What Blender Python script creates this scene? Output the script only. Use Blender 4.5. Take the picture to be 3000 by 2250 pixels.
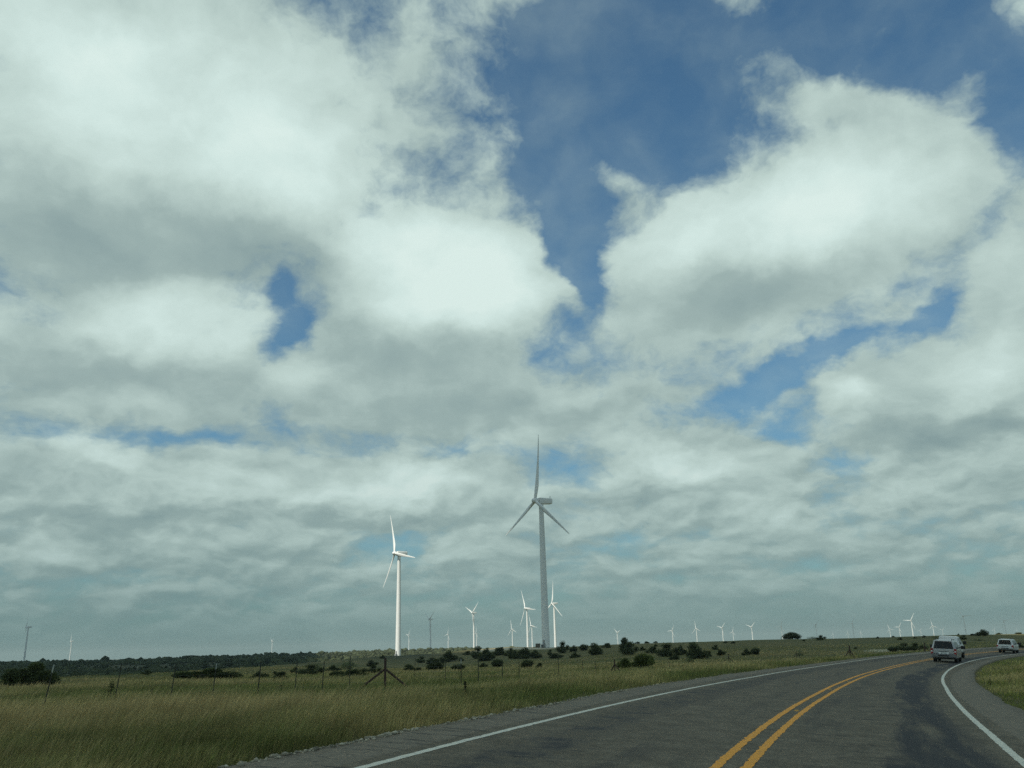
import bpy, bmesh, math, random
import numpy as np
from mathutils import Vector, Matrix

# ------------------------------------------------------------------ scene, camera
for o in list(bpy.data.objects): bpy.data.objects.remove(o)
sc = bpy.context.scene
COL = sc.collection
rad = math.radians
F = 2588.0                      # focal length in pixels of a 3000 px wide frame
HY, ROLL, EYE = 1900.0, rad(1.5), 1.70
PITCH = math.atan((HY - 1125) / F * math.cos(ROLL))

def ray(px, py):
    x = (np.asarray(px, float) - 1500) / F; y = -(np.asarray(py, float) - 1125) / F
    c, s = math.cos(ROLL), math.sin(ROLL)
    xr = c * x + s * y; yr = -s * x + c * y
    return np.stack([xr, math.cos(PITCH) - math.sin(PITCH) * yr, math.sin(PITCH) + math.cos(PITCH) * yr], -1)

cam_d = bpy.data.cameras.new('camera'); cam = bpy.data.objects.new('camera', cam_d); COL.objects.link(cam)
cam_d.sensor_width = 36; cam_d.lens = 36 * F / 3000; cam_d.clip_start = 0.1; cam_d.clip_end = 60000
_U0 = Vector((0, -math.sin(PITCH), math.cos(PITCH))); _X = Vector((1, 0, 0))
_r = _X * math.cos(ROLL) - _U0 * math.sin(ROLL); _u = _X * math.sin(ROLL) + _U0 * math.cos(ROLL)
_f = Vector((0, math.cos(PITCH), math.sin(PITCH)))
cam.matrix_world = Matrix(((_r.x, _u.x, -_f.x, 0), (_r.y, _u.y, -_f.y, 0), (_r.z, _u.z, -_f.z, EYE), (0, 0, 0, 1)))
sc.camera = cam
sc.cycles.use_denoising = False             # keep the fine grain of grass and asphalt
sc.cycles.sample_clamp_indirect = 1.2
sc.render.resolution_x, sc.render.resolution_y = 1024, 768
vs = sc.view_settings
vs.view_transform = 'Standard'; vs.look = 'None'; vs.gamma = 1.0; vs.exposure = 0.0; vs.use_curve_mapping = False

# ------------------------------------------------------------------ sun
SUN_EL, SUN_AZ = rad(52), rad(222)          # azimuth clockwise from +Y: behind the camera on the left
TO_SUN = Vector((math.sin(SUN_AZ) * math.cos(SUN_EL), math.cos(SUN_AZ) * math.cos(SUN_EL), math.sin(SUN_EL)))
sd = bpy.data.lights.new('sun', 'SUN'); sun = bpy.data.objects.new('sun', sd); COL.objects.link(sun)
sd.energy = 5.0; sd.angle = rad(0.53); sd.color = (1.0, 0.95, 0.82)
sun.rotation_euler = (-TO_SUN).to_track_quat('-Z', 'Y').to_euler()

# ------------------------------------------------------------------ node helper
class NT:
    def __init__(s, tree): s.t = tree; s.n = tree.nodes; s.l = tree.links
    def node(s, typ, **kw):
        n = s.n.new(typ)
        for k, v in kw.items(): setattr(n, k, v)
        return n
    def put(s, sock, v):
        if isinstance(v, bpy.types.NodeSocket): s.l.new(v, sock)
        elif v is not None: sock.default_value = v
    def math(s, op, a, b=None, c=None, clamp=False):
        n = s.node('ShaderNodeMath', operation=op, use_clamp=clamp)
        for i, v in enumerate((a, b, c)): s.put(n.inputs[i], v)
        return n.outputs[0]
    def vmath(s, op, a, b=None, scale=None):
        n = s.node('ShaderNodeVectorMath', operation=op)
        s.put(n.inputs[0], a); s.put(n.inputs[1], b)
        if scale is not None: s.put(n.inputs['Scale'], scale)
        return n.outputs[1] if op in ('LENGTH', 'DOT_PRODUCT', 'DISTANCE') else n.outputs[0]
    def noise(s, vec, scale, detail=4, rough=0.5, lac=2.0, dist=0.0, out='Fac', dims='3D'):
        n = s.node('ShaderNodeTexNoise', noise_dimensions=dims)
        s.put(n.inputs['Vector'], vec); s.put(n.inputs['Scale'], scale); s.put(n.inputs['Detail'], detail)
        s.put(n.inputs['Roughness'], rough); s.put(n.inputs['Lacunarity'], lac); s.put(n.inputs['Distortion'], dist)
        return n.outputs[out]
    def maprange(s, v, a, b, c=0.0, d=1.0, mode='LINEAR'):
        n = s.node('ShaderNodeMapRange', interpolation_type=mode)
        for i, q in enumerate((v, a, b, c, d)): s.put(n.inputs[i], q)
        return n.outputs[0]
    def mix(s, fac, a, b, blend='MIX'):
        n = s.node('ShaderNodeMix', data_type='RGBA', blend_type=blend)
        s.put(n.inputs[0], fac); s.put(n.inputs[6], a); s.put(n.inputs[7], b)
        return n.outputs[2]
    def ramp(s, fac, stops):
        n = s.node('ShaderNodeValToRGB'); s.put(n.inputs[0], fac)
        el = n.color_ramp.elements
        while len(el) > 1: el.remove(el[0])
        el[0].position = stops[0][0]; el[0].color = stops[0][1]
        for p, c in stops[1:]:
            e = el.new(p); e.color = c
        return n.outputs[0]
    def xyz(s, v):
        n = s.node('ShaderNodeSeparateXYZ'); s.put(n.inputs[0], v); return n.outputs
    def comb(s, x, y, z):
        n = s.node('ShaderNodeCombineXYZ')
        for i, v in enumerate((x, y, z)): s.put(n.inputs[i], v)
        return n.outputs[0]

HAZE = 8.5e-5                                # how fast the air thickens with distance
def C4(r, g, b): return (r, g, b, 1.0)
#SKY_BEGIN
# ------------------------------------------------------------------ sky: Nishita air with broken cumulus
world = bpy.data.worlds.new('World'); sc.world = world; world.use_nodes = True
W = NT(world.node_tree); W.n.clear()
dirv = W.node('ShaderNodeTexCoord').outputs['Generated']
dx, dy, dz = W.xyz(dirv)
dzp = W.math('MAXIMUM', dz, 0.0)
zz = W.math('ADD', W.math('MULTIPLY', dzp, 1.1), W.math('MULTIPLY', W.math('SUBTRACT', 1.0, W.math('POWER', math.e, W.math('MULTIPLY', dzp, -5.0))), 0.40))
q = W.comb(dx, dy, zz)
warp = W.vmath('SUBTRACT', W.noise(q, 7.0, 5, 0.6, out='Color'), (0.5, 0.5, 0.5))
qw = W.vmath('ADD', q, W.vmath('SCALE', warp, scale=0.075))
dw = W.vmath('ADD', dirv, W.vmath('SCALE', warp, scale=0.085))
SK = 3000 / 2212.0
_frames = {}
def azel(x, y):
    d = ray(x * SK, y * SK); d = d / np.linalg.norm(d)
    return np.array([math.atan2(d[0], d[1]), math.asin(d[2])])
def frame_of(vec, deg):
    """azimuth and elevation of a direction, turned by a whole multiple of 15 degrees"""
    if ('p', vec) not in _frames:
        X, Y, Z = W.xyz(W.vmath('NORMALIZE', vec))
        _frames[('p', vec)] = (W.math('ARCTAN2', X, Y), W.math('ARCSINE', Z))
    k = (deg, vec)
    if k not in _frames:
        az, el = _frames[('p', vec)]; c, s_ = math.cos(rad(deg)), math.sin(rad(deg))
        _frames[k] = W.comb(W.math('ADD', W.math('MULTIPLY', az, c), W.math('MULTIPLY', el, s_)),
                            W.math('SUBTRACT', W.math('MULTIPLY', el, c), W.math('MULTIPLY', az, s_)), 0.0)
    return _frames[k]
def blob(vec, x, y, rx, ry, rot, w):
    """soft elliptical patch of sky around one direction"""
    c = azel(x, y); a = rad(rot)
    e1 = azel(x + rx * math.cos(a), y + rx * math.sin(a)) - c; e2 = azel(x - ry * math.sin(a), y + ry * math.cos(a)) - c
    deg = int(round(math.degrees(math.atan2(e1[1], e1[0])) / 15.0)) * 15
    fr = frame_of(vec, deg); cs, sn = math.cos(rad(deg)), math.sin(rad(deg))
    cr = np.array([c[0] * cs + c[1] * sn, c[1] * cs - c[0] * sn]); la, lb = np.hypot(*e1), np.hypot(*e2)
    m = W.node('ShaderNodeVectorMath', operation='MULTIPLY_ADD'); W.put(m.inputs[0], fr)
    m.inputs[1].default_value = (1 / la, 1 / lb, 0); m.inputs[2].default_value = (-cr[0] / la, -cr[1] / lb, 0)
    return W.maprange(W.vmath('LENGTH', m.outputs[0]), 1.0, 0.1, 0, w, 'SMOOTHSTEP')
def total(items, vec, base):
    s = base
    for it in items: s = W.math('ADD', s, blob(vec, *it))
    return s
# how much cloud stands where: x, y, half-axes, turn, weight
COVER = [
 # blue openings
 (1350, 150, 400, 270, 0, -1.25), (1900, 40, 520, 230, 5, -1.1), (1190, 340, 150, 190, 35, -.7), (1250, 470, 110, 190, -10, -.9), (1268, 610, 62, 120, 0, -.8), (1420, 330, 170, 160, -35, -.55),
 (2190, 260, 130, 130, 0, -.7), (600, 640, 50, 75, 15, -.62), (640, 715, 62, 70, -20, -.72), (596, 755, 50, 55, 0, -.50), (1590, 855, 220, 54, -20, -.62), (1770, 775, 260, 54, -28, -.72), (1990, 685, 140, 52, -40, -.62), (1690, 915, 80, 90, 0, -.65),
 (430, 965, 190, 42, 8, -.60), (300, 940, 150, 36, 0, -.2), (960, 985, 110, 38, 0, -.55), (1245, 1035, 100, 46, -25, -.28), (870, 1195, 200, 60, 0, -.42), (1195, 775, 90, 50, 0, -.35), (1330, 1165, 210, 50, 0, -.25),
 (2060, 1060, 240, 40, -5, -.3), (1800, 1000, 110, 50, 0, -.35), (560, 880, 120, 60, 0, -.3), (1380, 900, 160, 60, 0, -.2), (960, 200, 110, 230, 0, -.18),
 # cloud bodies
 (330, 200, 600, 420, 5, 1.1), (680, 330, 330, 260, 40, .7), (300, 520, 560, 200, 5, .6), (950, 610, 330, 230, 5, 1.3), (1090, 640, 190, 190, 0, .5), (800, 760, 260, 130, 0, .6), (950, 700, 300, 130, 0, .5), (1000, 550, 270, 200, 0, .45), (80, 900, 170, 80, 0, .4), (930, 300, 130, 110, 20, .40), (1800, 150, 420, 150, -10, .22),
 (290, 720, 380, 200, 0, 1.0), (1660, 520, 400, 220, -14, 1.3), (1900, 400, 330, 210, -25, 1.2), (1470, 610, 240, 170, -25, .9), (2050, 330, 180, 150, 0, .5), (2200, 560, 190, 240, 20, .95), (1600, 690, 320, 100, -10, .5),
 (2030, 860, 340, 150, -8, 1.2), (1860, 840, 140, 90, 0, .6), (2210, 780, 190, 150, 0, .7), (900, 840, 620, 130, 0, .5), (1500, 1010, 330, 110, 3, .95), (1150, 860, 700, 150, 0, .35),
 (330, 1050, 560, 120, 4, .9), (850, 1060, 420, 110, 0, .8), (1200, 900, 330, 100, 0, .3), (1670, 1115, 190, 50, 0, .45), (2080, 1040, 330, 90, 0, .4), (300, 860, 380, 90, 0, .5),
 (1640, 0, 170, 70, 10, .5), (1905, 80, 44, 90, 35, .8), (2190, 20, 100, 80, 30, .55), (1800, 200, 170, 80, -20, .5), (900, 160, 150, 230, 10, .40), (1950, 220, 200, 80, -20, .4),
 (300, 1190, 500, 60, 0, .35), (600, 1250, 300, 40, 0, .25), (560, 1215, 90, 50, 0, .3),
]
# light and dark of the cloud bodies
TONE = [
 (430, 240, 560, 260, 10, .42), (60, 60, 300, 160, 0, .18), (700, 420, 320, 180, 25, .16), (300, 510, 480, 160, 8, -.20), (60, 520, 260, 150, 0, -.12), (620, 580, 200, 110, 10, -.25),
 (960, 570, 300, 175, 4, .50), (1080, 650, 170, 120, -10, .25), (880, 770, 330, 80, 0, -.20), (980, 660, 240, 110, 0, .16), (380, 690, 300, 110, 0, .34), (250, 800, 420, 90, 8, -.25), (60, 700, 150, 120, 0, .05),
 (1650, 470, 330, 140, -10, .40), (1880, 400, 320, 170, -25, .36), (1420, 560, 160, 130, -20, .25), (1570, 650, 330, 90, -8, -.22), (2010, 300, 200, 100, 0, -.06), (2170, 520, 160, 160, 0, .12),
 (1850, 840, 110, 60, 0, .42), (2120, 790, 220, 90, -20, .28), (2100, 930, 280, 60, -6, -.40), (1900, 950, 200, 50, 0, -.15), (1480, 1000, 260, 60, 4, .34), (1450, 1075, 300, 40, 0, -.12),
 (210, 985, 220, 60, 4, .35), (470, 1050, 220, 45, 0, .22), (860, 1045, 240, 60, 0, .40), (640, 1080, 260, 40, 0, .15), (230, 1110, 420, 45, 4, -.22), (800, 1120, 400, 36, 0, -.12), (660, 810, 130, 50, 0, .16),
 (320, 865, 150, 60, 0, .16), (1240, 835, 120, 50, 0, .16), (1670, 1110, 150, 40, 0, .24), (80, 1190, 140, 40, 0, .12), (1100, 880, 600, 110, 0, -.12), (700, 910, 500, 70, 0, -.08), (1970, 1080, 200, 40, 0, .08),
]
cov = total([(x, y, a, b_, r, w * (.62 if (w < 0 and y > 930) else .85)) for x, y, a, b_, r, w in COVER], dw, 0.20)
cov = W.math('ADD', cov, W.maprange(dz, 0.36, 0.14, 0.0, 0.34))
ton = total([(x, y, a * 1.1, b_ * 1.1, r, w * 1.0) for x, y, a, b_, r, w in TONE], dw, 0.44)
low = W.maprange(dz, 0.30, 0.08, 0.0, 1.0)
n_big = W.noise(qw, 7.5, 9, 0.55)
n_lit = W.noise(W.vmath('ADD', qw, (-0.012, 0.0, 0.030)), 7.5, 5, 0.52)
n_fine = W.noise(qw, 26.0, 7, 0.62)
n_low = W.noise(qw, 17.0, 5, 0.5)
n_low2 = W.noise(W.vmath('ADD', qw, (-0.006, 0.0, 0.020)), 17.0, 3, 0.5)
cov = W.math('ADD', cov, W.math('MULTIPLY', W.math('SUBTRACT', n_big, 0.5), 1.75))
cov = W.math('ADD', cov, W.math('MULTIPLY', W.math('SUBTRACT', n_fine, 0.5), 1.0))
cov = W.math('ADD', cov, W.math('MULTIPLY', W.math('MULTIPLY', W.math('SUBTRACT', n_low, 0.5), 1.2), low))
alpha = W.maprange(cov, -0.22, 0.60, 0, 1, 'SMOOTHSTEP')
ton = W.math('ADD', ton, W.math('MULTIPLY', W.math('SUBTRACT', n_big, n_lit), 0.70))
ton = W.math('ADD', ton, W.math('MULTIPLY', W.math('SUBTRACT', n_big, 0.5), 0.22))
ton = W.math('ADD', ton, W.math('MULTIPLY', W.math('MULTIPLY', W.math('SUBTRACT', n_low, 0.5), 0.55), low))
ton = W.math('ADD', ton, W.math('MULTIPLY', W.math('MULTIPLY', W.math('SUBTRACT', n_low, n_low2), 1.15), low))
veil = W.math('MULTIPLY', W.maprange(n_big, 0.36, 0.66, 0.03, 0.26), W.maprange(n_low, 0.25, 0.7, 0.4, 1.2))
alpha = W.math('MAXIMUM', alpha, veil)
thin = W.maprange(cov, 0.55, 0.0, 0.0, 0.10)
ton = W.math('SUBTRACT', ton, thin)
CS = 10.0                                   # Background strength is 0.1
def cc(r, g, b): return C4(r * CS, g * CS, b * CS)
cloud = W.node('ShaderNodeMix', data_type='RGBA')
ccol = W.ramp(ton, [(0.0, C4(.255, .355, .36)), (0.3, C4(.345, .455, .44)), (0.6, C4(.525, .66, .622)), (0.85, C4(.655, .81, .77)), (1.0, C4(.72, .865, .82)), ])
ccol = W.vmath('SCALE', ccol, scale=CS)
nish = W.node('ShaderNodeTexSky', sky_type='NISHITA'); nish.sun_disc = False
nish.sun_elevation = SUN_EL; nish.sun_rotation = SUN_AZ; nish.air_density = 1.0; nish.dust_density = 1.0; nish.ozone_density = 1.5
blue = W.mix(1.0, nish.outputs[0], C4(.58, .92, .98), 'MULTIPLY')
skyc = W.mix(alpha, blue, ccol)
hz = W.math('POWER', math.e, W.math('MULTIPLY', dzp, -10.5))
hz = W.math('MULTIPLY', hz, 1.15, clamp=True)
skyc = W.mix(hz, skyc, cc(.155, .265, .262))
bg = W.node('ShaderNodeBackground'); W.put(bg.inputs[0], skyc); bg.inputs[1].default_value = 0.1
W.l.new(bg.outputs[0], W.node('ShaderNodeOutputWorld').inputs[0])
world.cycles.sampling_method = 'MANUAL'; world.cycles.sample_map_resolution = 256
#SKY_END
# ------------------------------------------------------------------ small helpers
rng = np.random.default_rng(7)
random.seed(7)
def smooth(a, b, x):
    t = np.clip((np.asarray(x, float) - a) / (b - a), 0, 1); return t * t * (3 - 2 * t)

def new_mesh(name, verts, faces, mats=(), smooth_shade=False):
    me = bpy.data.meshes.new(name); me.from_pydata([tuple(v) for v in verts], [], [tuple(f) for f in faces])
    for m in mats: me.materials.append(m)
    if smooth_shade: me.shade_smooth()
    me.update(); return me
def fast_mesh(name, V, tris=None, quads=None, mat=None, colors=None):
    """big mesh from arrays; colors is one RGBA per vertex"""
    me = bpy.data.meshes.new(name)
    loops = []; starts = []; totals = []; pos = 0
    if quads is not None and len(quads):
        loops.append(quads.ravel()); n = len(quads); starts.append(np.arange(n) * 4 + pos); totals.append(np.full(n, 4)); pos += 4 * n
    if tris is not None and len(tris):
        loops.append(tris.ravel()); n = len(tris); starts.append(np.arange(n) * 3 + pos); totals.append(np.full(n, 3)); pos += 3 * n
    loops = np.concatenate(loops).astype(np.int32); starts = np.concatenate(starts).astype(np.int32)
    me.vertices.add(len(V)); me.vertices.foreach_set('co', np.asarray(V, np.float32).ravel())
    me.loops.add(len(loops)); me.loops.foreach_set('vertex_index', loops)
    me.polygons.add(len(starts)); me.polygons.foreach_set('loop_start', starts)
    if colors is not None:
        a = me.color_attributes.new('col', 'FLOAT_COLOR', 'POINT'); a.data.foreach_set('color', np.asarray(colors, np.float32).ravel())
    if mat: me.materials.append(mat)
    me.update(calc_edges=True); me.validate()
    return me
def obj(name, me, parent=None, loc=(0, 0, 0), rot=(0, 0, 0)):
    o = bpy.data.objects.new(name, me); COL.objects.link(o)
    o.location = loc; o.rotation_euler = rot
    if parent: o.parent = parent
    return o
def tag(o, label=None, cat=None, group=None, kind=None):
    if label: o['label'] = label
    if cat: o['category'] = cat
    if group: o['group'] = group
    if kind: o['kind'] = kind
    return o

# ------------------------------------------------------------------ materials
def material(name):
    m = bpy.data.materials.new(name); m.use_nodes = True
    t = NT(m.node_tree); b = t.n['Principled BSDF']; return m, t, b
def plain(name, col, rough=0.6, metal=0.0, vary=0.0, scale=8.0, spec=0.5, coat=0.0):
    m, t, b = material(name)
    if vary:
        co = t.node('ShaderNodeTexCoord').outputs['Object']
        n = t.noise(co, scale, 5, 0.6)
        c = t.mix(n, C4(*[v * (1 - vary) for v in col]), C4(*[min(1, v * (1 + vary)) for v in col]))
        t.put(b.inputs['Base Color'], c)
    else: b.inputs['Base Color'].default_value = C4(*col)
    b.inputs['Roughness'].default_value = rough; b.inputs['Metallic'].default_value = metal
    b.inputs['Specular IOR Level'].default_value = spec; b.inputs['Coat Weight'].default_value = coat
    return m

def leafy(name, transl=0.3, rough=0.75, vary=0.0):
    """leaf or grass surface coloured by its own vertex colour"""
    m, t, b = material(name)
    at = t.node('ShaderNodeAttribute', attribute_name='col').outputs['Color']
    d = t.node('ShaderNodeBsdfDiffuse'); tr = t.node('ShaderNodeBsdfTranslucent'); mx = t.node('ShaderNodeMixShader')
    t.put(d.inputs[0], at); t.put(tr.inputs[0], at); mx.inputs[0].default_value = transl
    t.l.new(d.outputs[0], mx.inputs[1]); t.l.new(tr.outputs[0], mx.inputs[2])
    t.l.new(mx.outputs[0], t.n['Material Output'].inputs[0]); t.n.remove(b)
    return m
M_GRASS = leafy('grass_blades', 0.30)
M_LEAF = leafy('juniper_leaves', 0.15)
M_BARK = plain('bark', (.10, .075, .055), .9, vary=.3)

# ground: dry rangeland soil and thatch
M_GROUND, t, b = material('rangeland')
co = t.node('ShaderNodeTexCoord').outputs['Object']
n1 = t.noise(co, 0.045, 6, 0.6); n2 = t.noise(co, 0.5, 5, 0.65); n3 = t.noise(co, 4.0, 4, 0.6); n4 = t.noise(co, 0.011, 4, 0.5)
c = t.ramp(n1, [(0.30, C4(.105, .108, .040)), (0.48, C4(.175, .148, .060)), (0.66, C4(.250, .195, .088))])
c = t.mix(t.maprange(n4, .42, .62), c, C4(.125, .125, .050))
c = t.mix(t.maprange(n2, .35, .75, 0.0, .8), t.mix(.5, c, C4(.085, .085, .034)), c)
c = t.mix(1.0, c, t.ramp(n3, [(0.2, C4(.72, .72, .72)), (0.8, C4(1.25, 1.25, 1.25))]), 'MULTIPLY')
bare = t.node('ShaderNodeAttribute', attribute_name='col').outputs['Color']
br, bgc, bb = t.xyz(bare)
pale = t.mix(n3, C4(.42, .37, .26), C4(.62, .56, .42))
c = t.mix(t.math('MULTIPLY', t.maprange(t.math('ADD', br, t.math('MULTIPLY', t.math('SUBTRACT', n2, .5), .6)), .35, .6), br, clamp=True), c, pale)
c = t.mix(bgc, c, t.mix(n2, C4(.028, .036, .020), C4(.060, .066, .034)))
t.put(b.inputs['Base Color'], c); b.inputs['Roughness'].default_value = .95; b.inputs['Specular IOR Level'].default_value = .1
bp = t.node('ShaderNodeBump'); t.put(bp.inputs['Height'], n3); bp.inputs['Strength'].default_value = .5; bp.inputs['Distance'].default_value = .15
t.l.new(bp.outputs[0], b.inputs['Normal'])

# asphalt, laid out along the road: u = metres along, v = metres across (+ to the inside of the bend)
M_ROAD, t, b = material('asphalt')
uv = t.node('ShaderNodeUVMap', uv_map='road').outputs[0]
u, v, _ = t.xyz(uv)
p3 = t.comb(u, v, 0.0)
grain = t.noise(p3, 42, 4, .7); mott = t.noise(p3, 1.6, 6, .62); longn = t.noise(t.comb(t.math('MULTIPLY', u, .10), v, 3.0), 1.6, 5, .6)
crossn = t.noise(t.comb(u, t.math('MULTIPLY', v, .12), 7.0), 6.5, 5, .7)
base = t.ramp(mott, [(.30, C4(.112, .094, .067)), (.5, C4(.158, .133, .094)), (.70, C4(.202, .170, .122))])
sh = t.math('ADD', t.math('GREATER_THAN', t.math('ADD', v, t.math('MULTIPLY', t.math('SUBTRACT', mott, .5), .25)), 4.25), t.math('LESS_THAN', t.math('ADD', v, t.math('MULTIPLY', t.math('SUBTRACT', mott, .5), .2)), -4.35))
base = t.mix(t.math('MULTIPLY', sh, .75), base, t.mix(mott, C4(.175, .148, .110), C4(.275, .235, .175)))
# wheel-path polish and bleeding tar in both lanes
def band(center, half, soft, amp):
    d = t.math('ABSOLUTE', t.math('SUBTRACT', t.math('ADD', v, t.math('MULTIPLY', t.math('SUBTRACT', longn, .5), amp)), center))
    return t.maprange(d, half + soft, half, 0, 1, 'SMOOTHSTEP')
tar = t.math('MULTIPLY', band(2.75, .42, .35, 1.4), t.maprange(longn, .34, .52))
tar = t.math('MAXIMUM', tar, t.math('MULTIPLY', band(.95, .25, .45, 1.2), t.maprange(longn, .46, .66, 0, .55)))
tar = t.math('MAXIMUM', tar, t.math('MULTIPLY', band(-3.0, .28, .4, 1.5), t.maprange(mott, .42, .62, 0, .9)))
tar = t.math('MAXIMUM', tar, t.math('MULTIPLY', band(-1.2, .25, .4, 1.2), t.maprange(longn, .5, .68, 0, .5)))
# one large flushed patch in our lane
pu = t.maprange(t.math('ABSOLUTE', t.math('SUBTRACT', t.math('ADD', u, t.math('MULTIPLY', mott, 3.0)), 11.5)), 6.2, 4.2, 0, 1, 'SMOOTHSTEP')
tar = t.math('MAXIMUM', tar, t.math('MULTIPLY', pu, band(2.55, .62, .16, 1.0)))
# cracks that run across the lane beside the flushed strip and on the left shoulder
crk = t.maprange(crossn, .575, .63)
crk = t.math('MULTIPLY', crk, t.math('MAXIMUM', band(1.3, .75, .4, .6), t.math('MAXIMUM', band(-4.65, .35, .25, .4), band(-2.9, .5, .3, .8))))
fleck = t.math('MULTIPLY', t.maprange(grain, .60, .74), t.math('MULTIPLY', band(-4.75, .35, .2, .4), t.maprange(t.noise(p3, .9, 4, .6), .42, .6)))
dark = t.math('MAXIMUM', t.math('MULTIPLY', tar, .92), t.math('MAXIMUM', t.math('MULTIPLY', crk, .8), t.math('MULTIPLY', fleck, .85)))
base = t.mix(dark, base, C4(.030, .031, .034))
base = t.mix(1.0, base, t.ramp(grain, [(.3, C4(.68, .68, .68)), (.7, C4(1.34, 1.34, 1.34))]), 'MULTIPLY')
spk = t.noise(p3, 9.0, 5, .75)
base = t.mix(1.0, base, t.ramp(spk, [(.32, C4(.70, .70, .70)), (.68, C4(1.28, 1.28, 1.28))]), 'MULTIPLY')
t.put(b.inputs['Base Color'], base)
t.put(b.inputs['Roughness'], t.maprange(tar, 0, 1, .92, .80)); b.inputs['Specular IOR Level'].default_value = .2
bp = t.node('ShaderNodeBump'); t.put(bp.inputs['Height'], grain); bp.inputs['Strength'].default_value = .35; bp.inputs['Distance'].default_value = .01
t.l.new(bp.outputs[0], b.inputs['Normal'])

def paint(name, col, worn):
    m, t, b = material(name)
    uv = t.node('ShaderNodeUVMap', uv_map='road').outputs[0]
    n = t.noise(uv, 9, 6, .7); g = t.noise(uv, 60, 3, .7)
    f = t.maprange(t.math('ADD', n, t.math('MULTIPLY', t.math('SUBTRACT', g, .5), .35)), .66 - worn, .74 - worn)
    c = t.mix(f, t.mix(g, C4(*[x * .82 for x in col]), C4(*col)), C4(.12, .118, .105))
    t.put(b.inputs['Base Color'], c); b.inputs['Roughness'].default_value = .7
    return m
M_WHITE = paint('white_road_paint', (.80, .76, .62), .08)
M_YELLOW = paint('yellow_road_paint', (.95, .385, .008), .08)

# ------------------------------------------------------------------ the lie of the land
CX, CY, RC = 373.89, -118.66, 393.49          # the bend is an arc about this point
ANG0 = math.atan2(-CY, -CX)
def road_so(x, y):
    x = np.asarray(x, float) - CX; y = np.asarray(y, float) - CY
    a = np.arctan2(y, x); return RC * (ANG0 - a), RC - np.hypot(x, y)
def road_xy(s, o):
    a = ANG0 - np.asarray(s, float) / RC; r = RC - np.asarray(o, float)
    return CX + r * np.cos(a), CY + r * np.sin(a)
def road_z(x, y):
    s, o = road_so(x, y)
    return -0.07 * np.clip(o - 1.8, -8, 5) - 0.4 * smooth(10, 80, y)
_PX = np.array([-600, 0, 300, 550, 800, 900, 1000, 1100, 1166, 1300, 1400, 1500, 1600, 1800, 2000, 2200, 2400, 2600, 2800, 2950, 3600], float)
_CR = np.array([2012, 1994, 1981, 1967, 1950, 1942, 1932, 1923, 1918, 1911, 1901, 1895, 1898, 1888, 1882, 1875, 1872, 1867, 1861, 1858, 1842], float)
_RC = np.array([200, 205, 215, 260, 340, 400, 480, 600, 720, 640, 560, 530, 520, 470, 440, 430, 430, 430, 430, 440, 450], float)
_RG = np.array([1958, 1940, 1933, 1927, 1918, 1915, 1912, 1908, 1905, 1899, 1895, 1896, 1897, 1893, 1888, 1883, 1878, 1873, 1868, 1864, 1848], float)
_dc = ray(_PX, _CR); _AZ = np.arctan2(_dc[:, 0], _dc[:, 1]); _TC = _dc[:, 2] / np.hypot(_dc[:, 0], _dc[:, 1])
_dg = ray(_PX, _RG); _TG = _dg[:, 2] / np.hypot(_dg[:, 0], _dg[:, 1])
def wob(x, y):
    return (np.sin(x * .11 + 1.3 * np.sin(y * .05)) + np.sin(y * .13 + 1.1 * np.sin(x * .07 + 2)) + .6 * np.sin((x + y) * .31) + .5 * np.sin((x - 1.3 * y) * .27))
def field_z(x, y):
    x = np.asarray(x, float); y = np.asarray(y, float)
    r = np.hypot(x, y); az = np.arctan2(x, y)
    tc = np.interp(az, _AZ, _TC); rc = np.interp(az, _AZ, _RC); tg = np.interp(az, _AZ, _TG)
    near = .2 - .014 * np.clip(r - 27, 0, 400)
    zc = EYE + tc * rc
    b = smooth(.42, 1.0, r / rc)
    z1 = near * (1 - b) + zc * b
    ridge_w = 1 - smooth(_AZ[9], _AZ[12], az)
    fall = zc - 9.5 * (1 - (1 - np.clip((r - rc) / 360, 0, 1)) ** 2)
    rid = (EYE + tg * 1600 - 3.2)
    up = smooth(rc + 300, 1600, r) ** .9
    z2 = fall * (1 - up * ridge_w) + rid * up * ridge_w
    z2 = z2 - 4.0 * smooth(1650, 2400, r) * ridge_w
    z = np.where(r < rc, z1, z2)
    z = z + wob(x, y) * .045 * smooth(15, 60, r) + wob(x * .12, y * .12) * .8 * smooth(500, 900, r)
    return z
def terrain(x, y):
    x = np.asarray(x, float); y = np.asarray(y, float)
    s, o = road_so(x, y)
    w = np.where(o < 0, 1 - smooth(5.9, 13.0, -o), 1 - smooth(6.4, 12.0, o)) * smooth(-110, -85, s) * (1 - smooth(330, 360, s))
    return field_z(x, y) * (1 - w) + (road_z(x, y) - .10) * w
def on_ground(px, py, lift=0.0, rmax=3000.0):
    """where the line of sight through a picture point meets the land (lifted by lift)"""
    d = ray(px, py); d = d / math.hypot(d[0], d[1])
    rr = np.concatenate([np.arange(8, 300, .5), np.arange(300, rmax, 3)])
    h = EYE + d[2] * rr - terrain(d[0] * rr, d[1] * rr) - lift
    k = np.where(h <= 0)[0]
    if len(k): r = rr[k[0]]
    else:
        m = rr < 900; r = rr[m][np.argmin(h[m])]
    return np.array([d[0] * r, d[1] * r, float(terrain(d[0] * r, d[1] * r))]), r

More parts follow.
